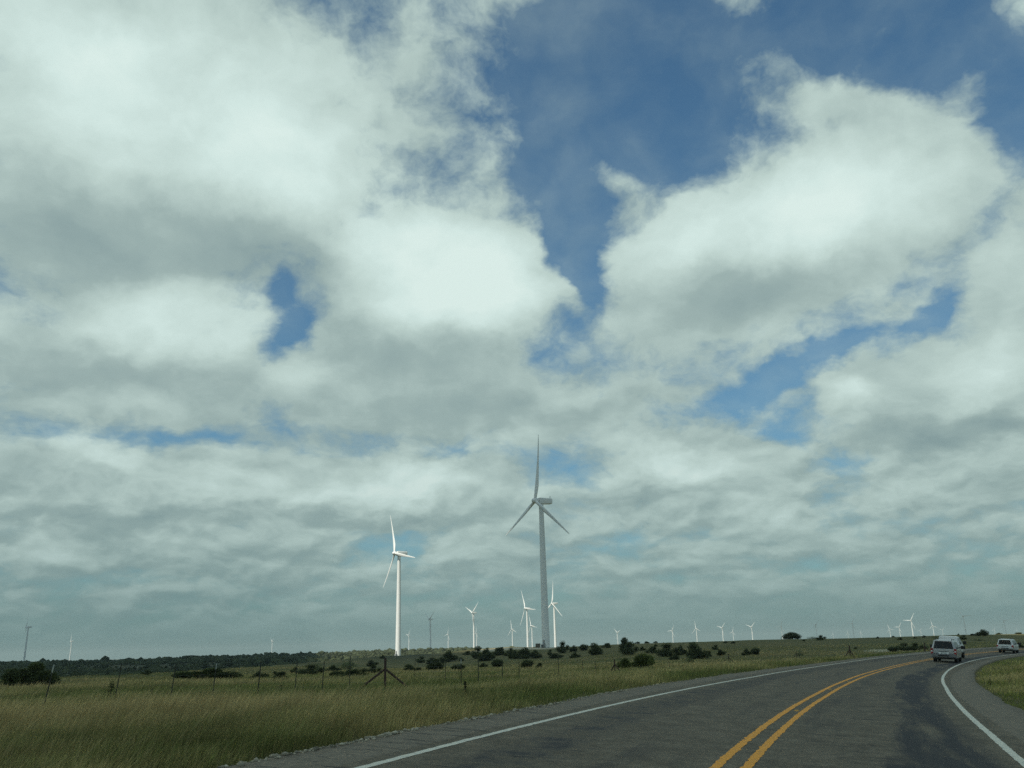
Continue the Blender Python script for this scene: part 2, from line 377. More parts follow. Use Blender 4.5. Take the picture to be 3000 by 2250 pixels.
# ground sheet: rings around the camera out to the horizon
azs = np.concatenate([np.linspace(-180, -45, 46)[:-1], np.linspace(-45, 45, 420)[:-1], np.linspace(45, 180, 46)[:-1]]) * math.pi / 180
rs = np.concatenate([[0.0], 1.5 * (14500 / 1.5) ** (np.arange(520) / 519.0)])
A, Rr = np.meshgrid(azs, rs[1:]); X = Rr * np.sin(A); Y = Rr * np.cos(A); Z = terrain(X, Y)
na, nr = len(azs), len(rs) - 1
V = np.concatenate([[[0, 0, float(terrain(0, 0))]], np.stack([X, Y, Z], -1).reshape(-1, 3)])
i = np.arange(nr - 1)[:, None] * na; j = np.arange(na)[None, :]; jn = (j + 1) % na
Q = np.stack([1 + i + j, 1 + i + na + j, 1 + i + na + jn, 1 + i + jn], -1).reshape(-1, 4)
T = np.stack([np.zeros(na, int), 1 + np.arange(na), 1 + (np.arange(na) + 1) % na], -1)
# bare pale soil (turbine pad, a washed patch by the fence) in red, juniper litter on the far slope in green
colr = np.zeros((len(V), 4)); colr[:, 3] = 1
def patch(px, py, rx, ry, turn=0.0, strength=1.0):
    P, r = on_ground(px, py)
    dx_, dy_ = V[:, 0] - P[0], V[:, 1] - P[1]
    rad_d = P[:2] / np.hypot(*P[:2]); q1 = dx_ * rad_d[1] - dy_ * rad_d[0]; q2 = dx_ * rad_d[0] + dy_ * rad_d[1]
    colr[:, 0] = np.maximum(colr[:, 0], strength * np.clip(1.4 - np.hypot(q1 / rx, q2 / ry), 0, 1))
patch(1500, 1899, 22, 26); patch(1440, 1902, 14, 22); patch(1560, 1900, 16, 20); patch(2576, 1907, 5, 14, 0, .9)
RIDGE_BARE = []
for px, py, a, b_ in ((395, 1955, 16, 30), (290, 1967, 22, 30), (480, 1942, 20, 40), (580, 1940, 14, 30), (640, 1950, 18, 30), (1013, 1920, 10, 24), (70, 1957, 14, 24), (200, 1978, 18, 24)):
    patch(px, py, a, b_, 0, .75); RIDGE_BARE.append(on_ground(px, py)[0])
rV = np.hypot(V[:, 0], V[:, 1]); aV = np.arctan2(V[:, 0], V[:, 1])
colr[:, 1] = smooth(420, 620, rV) * (1 - smooth(_AZ[10], _AZ[13], aV)) * .85
gm = fast_mesh('ground', V, T, Q, M_GROUND, colr); gm.shade_smooth()
tag(obj('ground', gm), kind='structure')

# road ribbon with shoulders, and its painted lines
_KY = np.array([0, 13, 20, 30, 40, 60, 80, 100, 130, 200])
def shift_of(s, tab):
    x, y = road_xy(s, 0); return np.interp(y, _KY, tab)
MID = [-.19, -.17, -.08, .09, .15, .12, -.05, -.05, 0, 0]
RIGHT = [3.6, 3.65, 3.82, 3.95, 4.0, 3.75, 3.35, 3.2, 3.75, 3.75]
LEFT = [-4.1, -4.05, -3.98, -3.85, -3.72, -3.80, -3.95, -3.85, -3.7, -3.7]
PLEFT = [-5.35, -5.32, -5.2, -5.2, -5.1, -5.0, -5.0, -5.0, -5.0, -5.0]
PRIGHT = [5.3, 5.35, 5.42, 5.48, 5.5, 5.35, 5.0, 4.7, 5.0, 5.0]
def ribbon(name, s_arr, lo, hi, n_o, lift, mat, skirt=0.0, jag=0.0, parent=None):
    s_arr = np.asarray(s_arr, float); k = len(s_arr)
    lo = np.broadcast_to(lo, k).copy(); hi = np.broadcast_to(hi, k).copy()
    if jag:
        lo += rng.normal(0, jag, k); hi += rng.normal(0, jag, k)
    f = np.linspace(0, 1, n_o + 1); O = lo[:, None] * (1 - f) + hi[:, None] * f; S = np.broadcast_to(s_arr[:, None], O.shape)
    x, y = road_xy(S, O); z = road_z(x, y) + lift
    if skirt:
        x = np.concatenate([x[:, :1], x, x[:, -1:]], 1); y = np.concatenate([y[:, :1], y, y[:, -1:]], 1)
        z = np.concatenate([z[:, :1] - skirt, z, z[:, -1:] - skirt], 1)
        O = np.concatenate([O[:, :1], O, O[:, -1:]], 1); S = np.concatenate([S[:, :1], S, S[:, -1:]], 1)
    m = x.shape[1]; i = np.arange(k - 1)[:, None] * m; j = np.arange(m - 1)[None, :]
    Q = np.stack([i + j, i + j + 1, i + m + j + 1, i + m + j], -1).reshape(-1, 4)[:, ::-1]
    me = fast_mesh(name, np.stack([x, y, z], -1).reshape(-1, 3), None, np.ascontiguousarray(Q), mat)
    uvl = me.uv_layers.new(name='road'); li = np.empty(len(me.loops), np.int32); me.loops.foreach_get('vertex_index', li)
    uvd = np.stack([S.ravel()[li], O.ravel()[li]], -1); uvl.data.foreach_set('uv', uvd.astype(np.float32).ravel())
    o = obj(name, me, parent); return o
sA = np.arange(-80, 320, .5)
jit = np.convolve(rng.normal(0, .09, len(sA) + 4), np.ones(5) / 5, 'valid')
road = tag(ribbon('road', sA, shift_of(sA, PLEFT) + jit, shift_of(sA, PRIGHT) + jit[::-1], 24, 0, M_ROAD, skirt=.2), kind='structure')
sL = np.concatenate([np.arange(-80, 60, .12), np.arange(60, 320, .6)])
ribbon('edge_line', sL, shift_of(sL, LEFT) - .06, shift_of(sL, LEFT) + .06, 1, .004, M_WHITE, jag=.006, parent=road)
ribbon('edge_line', sL, shift_of(sL, RIGHT) - .07, shift_of(sL, RIGHT) + .07, 1, .004, M_WHITE, jag=.006, parent=road)
ribbon('centre_line', sL, shift_of(sL, MID) - .25, shift_of(sL, MID) - .12, 1, .004, M_YELLOW, jag=.009, parent=road)
ribbon('centre_line', sL, shift_of(sL, MID) + .12, shift_of(sL, MID) + .25, 1, .004, M_YELLOW, jag=.009, parent=road)
# ------------------------------------------------------------------ clouds that shade the near land (above and behind the camera)
M_CLOUD, t, b = material('cloud_vapour')
d_ = t.node('ShaderNodeBsdfDiffuse'); tr_ = t.node('ShaderNodeBsdfTranslucent'); mx_ = t.node('ShaderNodeMixShader')
d_.inputs[0].default_value = C4(.9, .9, .9); tr_.inputs[0].default_value = C4(.95, .92, .84); mx_.inputs[0].default_value = .52
t.l.new(d_.outputs[0], mx_.inputs[1]); t.l.new(tr_.outputs[0], mx_.inputs[2]); t.l.new(mx_.outputs[0], t.n['Material Output'].inputs[0]); t.n.remove(b)
def shade_cloud(inside, x0, x1, y0, y1, alt, step, thick):
    """a flat-based cumulus whose shadow falls where inside(x, y) > 0 on the ground"""
    off = np.array([TO_SUN.x, TO_SUN.y]) / TO_SUN.z * alt
    gx = np.arange(x0, x1 + step, step); gy = np.arange(y0, y1 + step, step); X, Y = np.meshgrid(gx, gy)
    m = inside(X, Y) + wob(X * .16, Y * .16) * .05
    up = np.clip(m, 0, 1) ** .5 * thick * (1 + .25 * wob(X * .4, Y * .4)) + 4; dn = np.clip(m, 0, 1) * thick * .15
    n, k = X.shape; idx = np.arange(n * k).reshape(n, k)
    cell = (m[:-1, :-1] > 0) & (m[1:, :-1] > 0) & (m[:-1, 1:] > 0) & (m[1:, 1:] > 0)
    q = np.stack([idx[:-1, :-1], idx[:-1, 1:], idx[1:, 1:], idx[1:, :-1]], -1)[cell]
    P = np.stack([X + off[0], Y + off[1]], -1).reshape(-1, 2)
    V = np.concatenate([np.c_[P, alt + up.ravel()], np.c_[P, alt - dn.ravel()]])
    used = np.unique(q); mp = np.full(len(V), -1); both = np.concatenate([used, used + n * k]); mp[both] = np.arange(len(both))
    me = fast_mesh('cloud', V[both], None, np.ascontiguousarray(np.concatenate([mp[q], mp[q + n * k][:, ::-1]])), M_CLOUD); me.shade_smooth()
    tag(obj('cloud', me), kind='structure')
_bx = np.array([-900, -400, -210, -150, -85, -50, -25, 0, 20, 55, 115, 150, 172, 186, 200, 260, 420, 900]); _by = np.array([400, 480, 600, 680, 680, 570, 505, 525, 575, 625, 630, 580, 440, 350, 325, 280, 250, 230])
def near_shade(x, y): return np.minimum(np.minimum((np.interp(x, _bx, _by) - y) / 90, (y + 350) / 150), np.minimum((x + 520) / 120, (640 - x) / 120))
shade_cloud(near_shade, -560, 660, -380, 660, 1250, 18, 30)
def ridge_shade(x, y):
    r = np.hypot(x, y); az = np.degrees(np.arctan2(x, y))
    return np.minimum(np.minimum((r - 330) / 120, (2350 - r) / 200), np.minimum((-11.5 - az) / 4, (az + 48) / 6))
shade_cloud(ridge_shade, -1900, -20, 200, 2350, 2300, 40, 40)
def round_shade(cx, cy, rx, ry):
    return lambda x, y: 1.2 * (1 - np.hypot((x - cx) / rx, (y - cy) / ry))

# ------------------------------------------------------------------ haze over the plain
M_HAZE, t, b = material('haze'); t.n.remove(b)
pv = t.node('ShaderNodeVolumePrincipled'); pv.inputs['Color'].default_value = C4(.62, .74, .74); pv.inputs['Density'].default_value = HAZE; pv.inputs['Anisotropy'].default_value = .2
t.l.new(pv.outputs[0], t.n['Material Output'].inputs['Volume'])
hb = [(sx * 15500, sy * 15500, z) for z in (-22, 140) for sx, sy in ((-1, -1), (1, -1), (1, 1), (-1, 1))]
tag(obj('haze', new_mesh('haze', hb, [(3, 2, 1, 0), (4, 5, 6, 7), (0, 1, 5, 4), (1, 2, 6, 5), (2, 3, 7, 6), (3, 0, 4, 7)], [M_HAZE])), kind='stuff')

# ------------------------------------------------------------------ mesh shapes
def lathe(profile, seg=24, cap=True):
    V = []; Fc = []
    for z, r in profile:
        for k in range(seg): a = 2 * math.pi * k / seg; V.append((r * math.cos(a), r * math.sin(a), z))
    for i in range(len(profile) - 1):
        for k in range(seg): k2 = (k + 1) % seg; Fc.append((i * seg + k, i * seg + k2, (i + 1) * seg + k2, (i + 1) * seg + k))
    if cap: Fc.append(tuple(range(seg))[::-1]); Fc.append(tuple((len(profile) - 1) * seg + k for k in range(seg)))
    return V, Fc
def tube(a, b_, r0, r1, seg=8):
    a, b_ = Vector(a), Vector(b_); d = (b_ - a).normalized(); u_ = d.orthogonal().normalized(); w = d.cross(u_)
    V = []; 
    for p, r in ((a, r0), (b_, r1)):
        for k in range(seg): g = 2 * math.pi * k / seg; V.append(tuple(p + (u_ * math.cos(g) + w * math.sin(g)) * r))
    Fc = [(k, (k + 1) % seg, seg + (k + 1) % seg, seg + k) for k in range(seg)] + [tuple(range(seg))[::-1], tuple(range(seg, 2 * seg))]
    return V, Fc
def box(x0, x1, y0, y1, z0, z1):
    V = [(x, y, z) for z in (z0, z1) for x, y in ((x0, y0), (x1, y0), (x1, y1), (x0, y1))]
    return V, [(3, 2, 1, 0), (4, 5, 6, 7), (0, 1, 5, 4), (1, 2, 6, 5), (2, 3, 7, 6), (3, 0, 4, 7)]
def rbox(x0, x1, y0, y1, z0, z1, bev):
    bm = bmesh.new(); V, Fc = box(x0, x1, y0, y1, z0, z1); vs_ = [bm.verts.new(v) for v in V]
    for f in Fc: bm.faces.new([vs_[i] for i in f])
    bmesh.ops.bevel(bm, geom=bm.edges[:], offset=bev, segments=2, profile=.6, affect='EDGES')
    V = [tuple(v.co) for v in bm.verts]; bm.verts.index_update(); Fc = [tuple(v.index for v in f.verts) for f in bm.faces]; bm.free(); return V, Fc
def join(*parts):
    V = []; Fc = []
    for v, f in parts:
        n = len(V); V += list(v); Fc += [tuple(i + n for i in q) for q in f]
    return V, Fc
def auto_smooth(me, deg=35):
    me.shade_smooth()
    try: me.set_sharp_from_angle(angle=rad(deg))
    except Exception: pass
    return me

# ------------------------------------------------------------------ wind turbines
M_TURB = plain('turbine_paint', (.76, .77, .76), .45, vary=.04, scale=.25)
M_STEEL = plain('galvanised', (.32, .33, .33), .5, .6)
HUB_H, BLADE = 80.0, 38.0
YAW_N = Vector((-.854, -.52, 0)).normalized()          # the rotors face the wind, left and towards the road
prof = []
for z, r in ((0, 2.15), (.5, 2.15), (.55, 2.22), (.75, 2.22), (.8, 2.13), (22, 1.92), (22.05, 1.97), (22.25, 1.97), (22.3, 1.915), (48, 1.66), (48.05, 1.71), (48.25, 1.71), (48.3, 1.655), (77.8, 1.30), (78.4, 1.36)): prof.append((z, r))
V, Fc = lathe(prof, 36); TOWER = auto_smooth(new_mesh('tower', V, Fc, [M_TURB]), 40)
V, Fc = join(box(-.5, .5, -2.3, -1.9, 2.2, 4.4), box(-.9, .9, -3.6, -2.0, .0, 2.1)); DOOR = new_mesh('door', V, Fc, [M_STEEL])
V, Fc = rbox(-1.75, 1.75, -1.9, 7.0, -1.75, 1.85, .55)
V = [(x * (1 - .05 * max(0, y - 3)), y, z + (.16 * max(0, y - 3.5) if z < 0 else 0)) for x, y, z in V]
NACELLE = auto_smooth(new_mesh('nacelle', V, Fc, [M_TURB]), 50)
V, Fc = join(tube((.5, 6.2, 1.7), (.5, 6.2, 3.2), .07, .05), tube((-.5, 6.2, 1.7), (-.5, 6.2, 2.9), .07, .05), tube((-.5, 6.2, 2.6), (.5, 6.2, 2.6), .05, .05), box(-.16, .16, 5.95, 6.45, 2.85, 3.1))
MAST = new_mesh('wind_mast', V, Fc, [M_STEEL])
V, Fc = lathe([(-1.55, 1.35), (-.9, 1.55), (0, 1.6), (.8, 1.5), (1.5, 1.15), (2.0, .6), (2.15, .12)], 20); HUBM = auto_smooth(new_mesh('hub', [(x, -z, y) for x, y, z in V], [f[::-1] for f in Fc], [M_TURB]), 50)
def blade_mesh():
    """lofted blade along +Z; the wind comes along +Y, thickness grows from a round root to a flat twisted airfoil"""
    V = []; Fc = []; st = np.concatenate([[1.2, 1.8, 2.6, 4.2, 6.2, 8.4], np.linspace(11, 36, 9), [37.3, 38.0]]); seg = 14
    for r in st:
        f = (r - 1.2) / (BLADE - 1.2)
        chord = np.interp(r, [1.2, 2.6, 5, 8.4, 20, 34, 37.3, 38.], [1.75, 1.75, 2.4, 2.95, 1.9, .85, .45, .12])
        thick = np.interp(r, [1.2, 2.6, 5, 8.4, 20, 38], [1.75, 1.7, 1.2, .75, .38, .05])
        tw = rad(np.interp(r, [1.2, 5, 8.4, 20, 38], [16, 15, 12, 5, -1])); pre = -1.6 * f ** 2.2
        for k in range(seg):
            g = 2 * math.pi * k / seg; x = math.cos(g) * chord / 2 + chord * .16 * min(1, max(0, (r - 2) / 5)); y = math.sin(g) * thick / 2 * (1 - .35 * math.cos(g) * min(1, max(0, (r - 2) / 5)))
            V.append((x * math.cos(tw) - y * math.sin(tw), x * math.sin(tw) + y * math.cos(tw) + pre, r))
    for i in range(len(st) - 1):
        for k in range(seg): k2 = (k + 1) % seg; Fc.append((i * seg + k, i * seg + k2, (i + 1) * seg + k2, (i + 1) * seg + k))
    Fc.append(tuple((len(st) - 1) * seg + k for k in range(seg))); Fc.append(tuple(range(seg))[::-1])
    return auto_smooth(new_mesh('blade', V, Fc, [M_TURB]), 60)
BLADEM = blade_mesh()
yaw = math.atan2(YAW_N.x, -YAW_N.y) ; RZ = -math.atan2(-YAW_N.x, -YAW_N.y)
def turbine(hx, hy, phase, label, group='wind turbines of the wind farm', detail=True, turn=0.0, blade_k=1.0):
    d = ray(hx, hy); zb = -5.0
    for _ in range(12):
        tt = (zb + HUB_H - EYE) / d[2]; hub = Vector(d * tt) + Vector((0, 0, EYE)); pos = hub - YAW_N * 4.0
        zb = float(terrain(pos.x, pos.y))
    root = bpy.data.objects.new('wind_turbine', None); COL.objects.link(root); root.location = (pos.x, pos.y, zb - .25)
    root.rotation_euler = (0, 0, RZ + rad(turn)); root.empty_display_size = 5
    tag(root, label, 'wind turbine', group)
    tw = obj('tower', TOWER, root)
    if detail: obj('door', DOOR, tw, rot=(0, 0, rad(25)))
    nc = obj('nacelle', NACELLE, root, (0, 0, HUB_H))
    if detail: obj('wind_mast', MAST, nc)
    hb_ = obj('hub', HUBM, root, (0, -4.0, HUB_H + .1))
    for k in range(3):
        bl = obj('blade', BLADEM, root, (0, -4.0, HUB_H + .1)); bl.rotation_euler = (rad(-4), rad(phase + 120 * k), 0); bl.scale = (blade_k,) * 3
    return pos
# (picture x and y of the hub, rotor phase, label)
TURB = [
 (1567.5, 1466, 6, 'tall grey wind turbine in cloud shade, the largest and nearest one'),
 (1156, 1620.5, -19, 'bright white wind turbine left of the big grey one, second largest'),
 (1617, 1768, 6, 'white wind turbine just right of the big grey turbine tower'),
 (1538, 1782, -24, 'white wind turbine just left of the big grey turbine tower'),
 (1383, 1795.6, 52, 'white wind turbine with two raised blades between the two largest turbines'),
 (207, 1878, 4, 'small bright white wind turbine standing above the ridge at far left'),
 (77, 1837.5, 3, 'faint dark wind turbine nearest the left edge of the picture'),
 (796, 1879.5, 62, 'small white wind turbine alone on the ridge between left edge and bright turbine'),
 (1196, 1861, 40, 'tiny white wind turbine close right of the bright second largest turbine'),
 (1257, 1814, 58, 'thin dark shaded wind turbine with two blades raised, right of the bright one'),
 (1311, 1858, 20, 'faint tiny wind turbine between the dark shaded one and the two blade one'),
 (1394, 1856, 10, 'faint tiny wind turbine hard behind the white one with two raised blades'),
 (1498, 1843, -10, 'tiny white wind turbine on its own left of the pair by the grey tower'),
 (1555, 1833, -20, 'tiny white wind turbine between the grey tower and the white one on its left'),
 (1807, 1853, 70, 'very faint wind turbine above the tall juniper right of the grey turbine'),
 (1968, 1848, 30, 'small white wind turbine, first of the row on the right hand skyline'),
 (2038, 1843, -8, 'small white wind turbine, second of the row on the right hand skyline'),
 (2114, 1840, 45, 'small white wind turbine, third of the row on the right hand skyline'),
 (2146, 1852, 15, 'small white wind turbine, fourth and shortest of the row on the right skyline'),
 (2200, 1837, 50, 'small white wind turbine, fifth of the row on the right hand skyline'),
 (2287, 1834, 25, 'white wind turbine just left of the round tree on the skyline'),
 (2388, 1831, 48, 'faint dark wind turbine right of the round tree on the skyline'),
 (2440, 1858, 5, 'tiniest faint wind turbine right of the two skyline bushes'),
 (2483, 1855, 0, 'tiny pale wind turbine left of the tall faint dark one on the right'),
 (2495, 1826, -88, 'tall faint dark wind turbine with a sideways blade above the brace post'),
 (2521, 1854, 12, 'tiny pale wind turbine right of the tall faint dark one'),
 (2605, 1842, -20, 'small pale wind turbine, left of two before the tall white one near the vehicles'),
 (2633, 1837, 35, 'small white wind turbine next to the tall white one left of the vehicles'),
 (2667, 1818, -86, 'tall bright white wind turbine with a blade to the left, left of the vehicles'),
 (2696, 1848, 30, 'tiny pale wind turbine right of the tall bright white one'),
 (2731, 1833, -10, 'white wind turbine directly above the silver vehicle'),
 (2760, 1846, 50, 'tiny pale wind turbine above the pickup roof'),
 (2820, 1806, -32, 'large dark shaded wind turbine right of the silver vehicle on the skyline'),
 (2912, 1845, 20, 'tiny pale wind turbine left of the white vehicle on the right'),
 (2940, 1819, -40, 'faint dark wind turbine above the white vehicle on the right'),
 (2978, 1846, 10, 'tiny pale wind turbine nearest the right edge of the picture'),
]
SHADED = {9: 230, 21: 280, 24: 280, 32: 280, 34: 280}
MAIN_POS = None
for k, (hx, hy, ph, lab) in enumerate(TURB):
    P = turbine(hx, hy, ph, lab, detail=k < 5, turn=3 if k == 1 else rng.uniform(-3, 3), blade_k=.9 if k == 1 else 1.0)
    if k == 0: MAIN_POS = P
    if k in SHADED: shade_cloud(round_shade(P.x + 30, P.y + 35, SHADED[k], SHADED[k]), P.x - 360, P.x + 420, P.y - 360, P.y + 420, 5000, 25, 30)
# pad-mounted transformer at the foot of the near turbine
M_BOX = plain('transformer_paint', (.10, .085, .06), .6, vary=.2)
P, r_ = on_ground(1584, 1899)
P[2] = float(terrain(MAIN_POS.x - 4.5, MAIN_POS.y - 3))
tb = bpy.data.objects.new('transformer_box', None); COL.objects.link(tb); tb.location = (MAIN_POS.x - 4.4, MAIN_POS.y - 3.2, P[2])
tag(tb, 'dark brown transformer box at the foot of the big grey turbine', 'electrical box')
obj('cabinet', new_mesh('cabinet', *rbox(-1.3, 1.3, -1.1, 1.1, .15, 2.1, .05), [M_BOX]), tb)
obj('base_slab', new_mesh('base_slab', *box(-1.5, 1.5, -1.3, 1.3, -.3, .15), [plain('concrete', (.38, .36, .31), .9, vary=.15)]), tb)
obj('lid', new_mesh('lid', *box(-1.36, 1.36, -1.16, 1.16, 2.1, 2.2), [M_BOX]), tb)
for x in (-.63, .63): obj('door', new_mesh('door', *box(x - .55, x + .55, -1.14, -1.1, .3, 1.95), [M_BOX]), tb)

# ------------------------------------------------------------------ junipers and scrub
def leaf_cloud(n_lobes, n_leaf, seed, w=1.0, h=1.0, spiky=.0, leaf=.085, tint=(1, 1, 1), sparse=0.0, dome=False):
    """crown about 1 m wide and 1 m tall resting on z = 0: leaf sprays spread through lumpy lobes"""
    g = np.random.default_rng(seed); L = []
    for k in range(n_lobes):
        a = g.uniform(0, 2 * math.pi); rr = g.uniform(0, .33) ** .8; zz = g.uniform(.2, .78) * (1 - .35 * rr / .33)
        L.append((rr * math.cos(a), rr * math.sin(a), zz, g.uniform(.15, .27), g.uniform(.15, .25)))
    if dome: L = [(.34 * math.cos(k * 2.4) * (k / n_lobes) ** .5, .34 * math.sin(k * 2.4) * (k / n_lobes) ** .5, .62 - .42 * (k / n_lobes), .20, .30) for k in range(n_lobes)]
    L.append((0, 0, .28, .38, .28))
    L = np.array(L); pick = g.integers(0, len(L), n_leaf); Lp = L[pick]
    d = g.normal(size=(n_leaf, 3)); d /= np.linalg.norm(d, axis=1)[:, None]; rr = g.uniform(.55, 1.05, n_leaf) ** .6
    c = np.stack([Lp[:, 0] + d[:, 0] * rr * Lp[:, 3], Lp[:, 1] + d[:, 1] * rr * Lp[:, 3], Lp[:, 2] + d[:, 2] * rr * Lp[:, 4]], -1)
    c[:, 2] = np.maximum(c[:, 2], g.uniform(.01, .12, n_leaf))
    out = d * .7 + np.array([0, 0, .8 + spiky]) + g.normal(0, .45, (n_leaf, 3)); out /= np.linalg.norm(out, axis=1)[:, None]
    sd_ = np.cross(out, g.normal(size=(n_leaf, 3))); sd_ /= np.linalg.norm(sd_, axis=1)[:, None]
    ln = leaf * g.uniform(.7, 1.6, n_leaf)[:, None] * (1 + spiky); wd = leaf * g.uniform(.35, .7, n_leaf)[:, None]
    V = np.concatenate([c - sd_ * wd * .5, c + sd_ * wd * .5, c + out * ln], 0) * np.array([w, w, h])
    T = np.stack([np.arange(n_leaf), np.arange(n_leaf) + n_leaf, np.arange(n_leaf) + 2 * n_leaf], -1)
    k_ = g.uniform(.6, 1.45, n_leaf); lobe_t = g.uniform(.75, 1.25, len(L))[pick]
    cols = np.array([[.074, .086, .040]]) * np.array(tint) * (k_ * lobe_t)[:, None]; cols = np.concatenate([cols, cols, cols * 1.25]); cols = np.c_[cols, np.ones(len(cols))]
    # inner twiggy mass so the crown is not see-through
    Vc = []; Tc = []
    for l in L:
        bm = bmesh.new(); bmesh.ops.create_icosphere(bm, subdivisions=1, radius=1)
        n0 = len(Vc); bm.verts.index_update()
        for v in bm.verts:
            j = g.uniform(.5, .85); Vc.append(((l[0] + v.co.x * l[3] * j) * w, (l[1] + v.co.y * l[3] * j) * w, max(.0, l[2] + v.co.z * l[4] * j) * h))
        Tc += [[v.index + n0 for v in f.verts] for f in bm.faces]; bm.free()
    if sparse < .5:
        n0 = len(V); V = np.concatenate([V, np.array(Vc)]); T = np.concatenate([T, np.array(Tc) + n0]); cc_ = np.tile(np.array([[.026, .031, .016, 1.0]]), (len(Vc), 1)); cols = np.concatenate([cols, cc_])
    me = fast_mesh('crown', V, T, None, M_LEAF, cols); return me
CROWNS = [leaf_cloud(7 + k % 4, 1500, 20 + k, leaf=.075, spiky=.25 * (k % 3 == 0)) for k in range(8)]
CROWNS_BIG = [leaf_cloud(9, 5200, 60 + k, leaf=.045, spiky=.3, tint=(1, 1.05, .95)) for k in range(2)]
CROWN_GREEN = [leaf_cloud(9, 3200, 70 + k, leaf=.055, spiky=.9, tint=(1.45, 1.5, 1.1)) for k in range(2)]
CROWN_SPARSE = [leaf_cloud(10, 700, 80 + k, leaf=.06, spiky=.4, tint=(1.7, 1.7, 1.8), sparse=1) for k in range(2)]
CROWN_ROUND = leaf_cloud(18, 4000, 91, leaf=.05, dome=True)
def trunk_mesh(seed):
    g = random.Random(seed); parts = [tube((0, 0, -.1), (.02, .01, .3), .045, .03, 7)]
    for k in range(4):
        a = k * 1.6 + g.random(); parts.append(tube((0, 0, .1 + .05 * k), (.24 * math.cos(a), .24 * math.sin(a), .5 + .12 * g.random()), .025, .008, 5))
    return new_mesh('trunk', *join(*parts), [M_BARK])
TRUNKS = [trunk_mesh(k) for k in range(3)]
# (picture x, base y, width, height in 3000 px frame, kind)
BUSH = []
def bushes(ox, sc_, items):
    for it in items: BUSH.append((ox + it[0] / sc_, 1750 + it[1] / sc_, it[2] / sc_, it[3] / sc_, it[4] if len(it) > 4 else 'j'))
K = 2.765
bushes(0, K, [(250, 748, 330, 215, 'b'), (60, 752, 190, 100, 'b'), (1690, 672, 430, 95, 's2'), (2110, 662, 150, 52), (1190, 628, 80, 34)])
bushes(700, K, [(165, 662, 130, 58), (335, 667, 115, 62), (300, 640, 62, 40), (450, 617, 74, 42), (590, 632, 190, 78), (500, 625, 62, 40), (640, 600, 80, 62, 's'), (770, 602, 115, 52), (880, 585, 160, 78, 's'),
 (790, 652, 140, 62), (905, 652, 200, 64), (1000, 648, 130, 60), (1090, 622, 115, 64), (1075, 560, 95, 50), (1165, 497, 44, 26), (1325, 466, 66, 24), (1375, 463, 34, 20), (1385, 602, 104, 58), (1450, 602, 76, 32), (1475, 532, 84, 46), (1565, 524, 96, 30),
 (1545, 542, 64, 32), (1600, 597, 136, 84), (1710, 522, 146, 88), (1770, 592, 134, 52), (1803, 517, 44, 30), (1930, 497, 104, 84), (1980, 571, 64, 37), (2020, 512, 124, 94), (2090, 571, 114, 76), (2110, 472, 94, 58), (1850, 470, 66, 32), (2165, 476, 44, 22)])
bushes(1400, K, [(45, 571, 62, 36), (65, 516, 114, 78), (180, 471, 84, 62), (270, 466, 64, 48), (390, 497, 190, 84), (300, 497, 90, 54), (480, 492, 84, 64), (225, 476, 42, 22), (395, 577, 128, 76), (500, 579, 54, 46), (585, 472, 44, 42),
 (690, 452, 94, 82), (630, 497, 124, 42), (780, 441, 64, 44), (855, 431, 94, 54), (960, 466, 116, 92), (790, 490, 84, 44), (1045, 411, 74, 38), (1200, 432, 118, 108, 's3'), (1230, 467, 136, 82), (1295, 366, 44, 14), (1370, 366, 44, 16), (1440, 366, 44, 12),
 (1190, 582, 124, 94, 'g'), (1340, 577, 190, 116, 'g'), (1335, 431, 54, 32), (1415, 456, 94, 54), (1540, 481, 176, 94), (1440, 401, 34, 18), (1650, 466, 94, 74), (1600, 509, 84, 42), (1780, 497, 176, 126), (1870, 481, 54, 44),
 (1720, 531, 74, 54, 's'), (1925, 426, 62, 34), (1970, 473, 74, 52), (2010, 371, 38, 14), (2072, 376, 38, 16), (2185, 469, 76, 52)])
bushes(2200, K, [(35, 466, 80, 62), (332, 337, 152, 50, 'r'), (570, 349, 74, 36), (500, 337, 84, 17, 's'), (395, 476, 66, 42, 's'), (430, 356, 32, 14), (850, 419, 28, 14), (1030, 332, 28, 14), (1210, 346, 38, 20), (1155, 323, 28, 10), (1330, 333, 28, 12), (1405, 326, 32, 15),
 (1150, 441, 96, 44), (1240, 432, 116, 52), (1340, 431, 110, 54), (1420, 425, 60, 46, 's'), (1722, 342, 64, 32), (1800, 311, 66, 16), (1885, 312, 98, 44), (1682, 306, 16, 12), (2010, 298, 48, 14), (2165, 291, 62, 15), (1840, 352, 104, 14, 's'), (2180, 412, 70, 40), (1500, 330, 60, 14, 's'), (1600, 335, 60, 20, 's')])
ZONES = [(0, 450, 'near the left edge'), (450, 1000, 'left of the rusty brace post'), (1000, 1180, 'around the rusty brace post'), (1180, 1420, 'between the two largest turbines'),
 (1420, 1610, 'below the big grey turbine'), (1610, 1780, 'right of the big grey turbine'), (1780, 1960, 'behind the second brace post'), (1960, 2250, 'by the third brace post'),
 (2250, 2560, 'near the round skyline tree'), (2560, 2740, 'left of the silver vehicle'), (2740, 3100, 'right of the silver vehicle')]
ORD = ['first', 'second', 'third', 'fourth', 'fifth', 'sixth', 'seventh', 'eighth', 'ninth', 'tenth', 'eleventh', 'twelfth', 'thirteenth', 'fourteenth', 'fifteenth', 'sixteenth', 'seventeenth', 'eighteenth', 'nineteenth', 'twentieth', 'twenty-first', 'twenty-second']
kinds = {'j': 'dark green juniper bush', 'b': 'big dark juniper bush', 's': 'thin greyish bush', 's2': 'low wide dark bush', 's3': 'loose topped tall juniper', 'g': 'fresh green bush', 'r': 'round dome shaped dark tree on the skyline'}
zone_count = {}
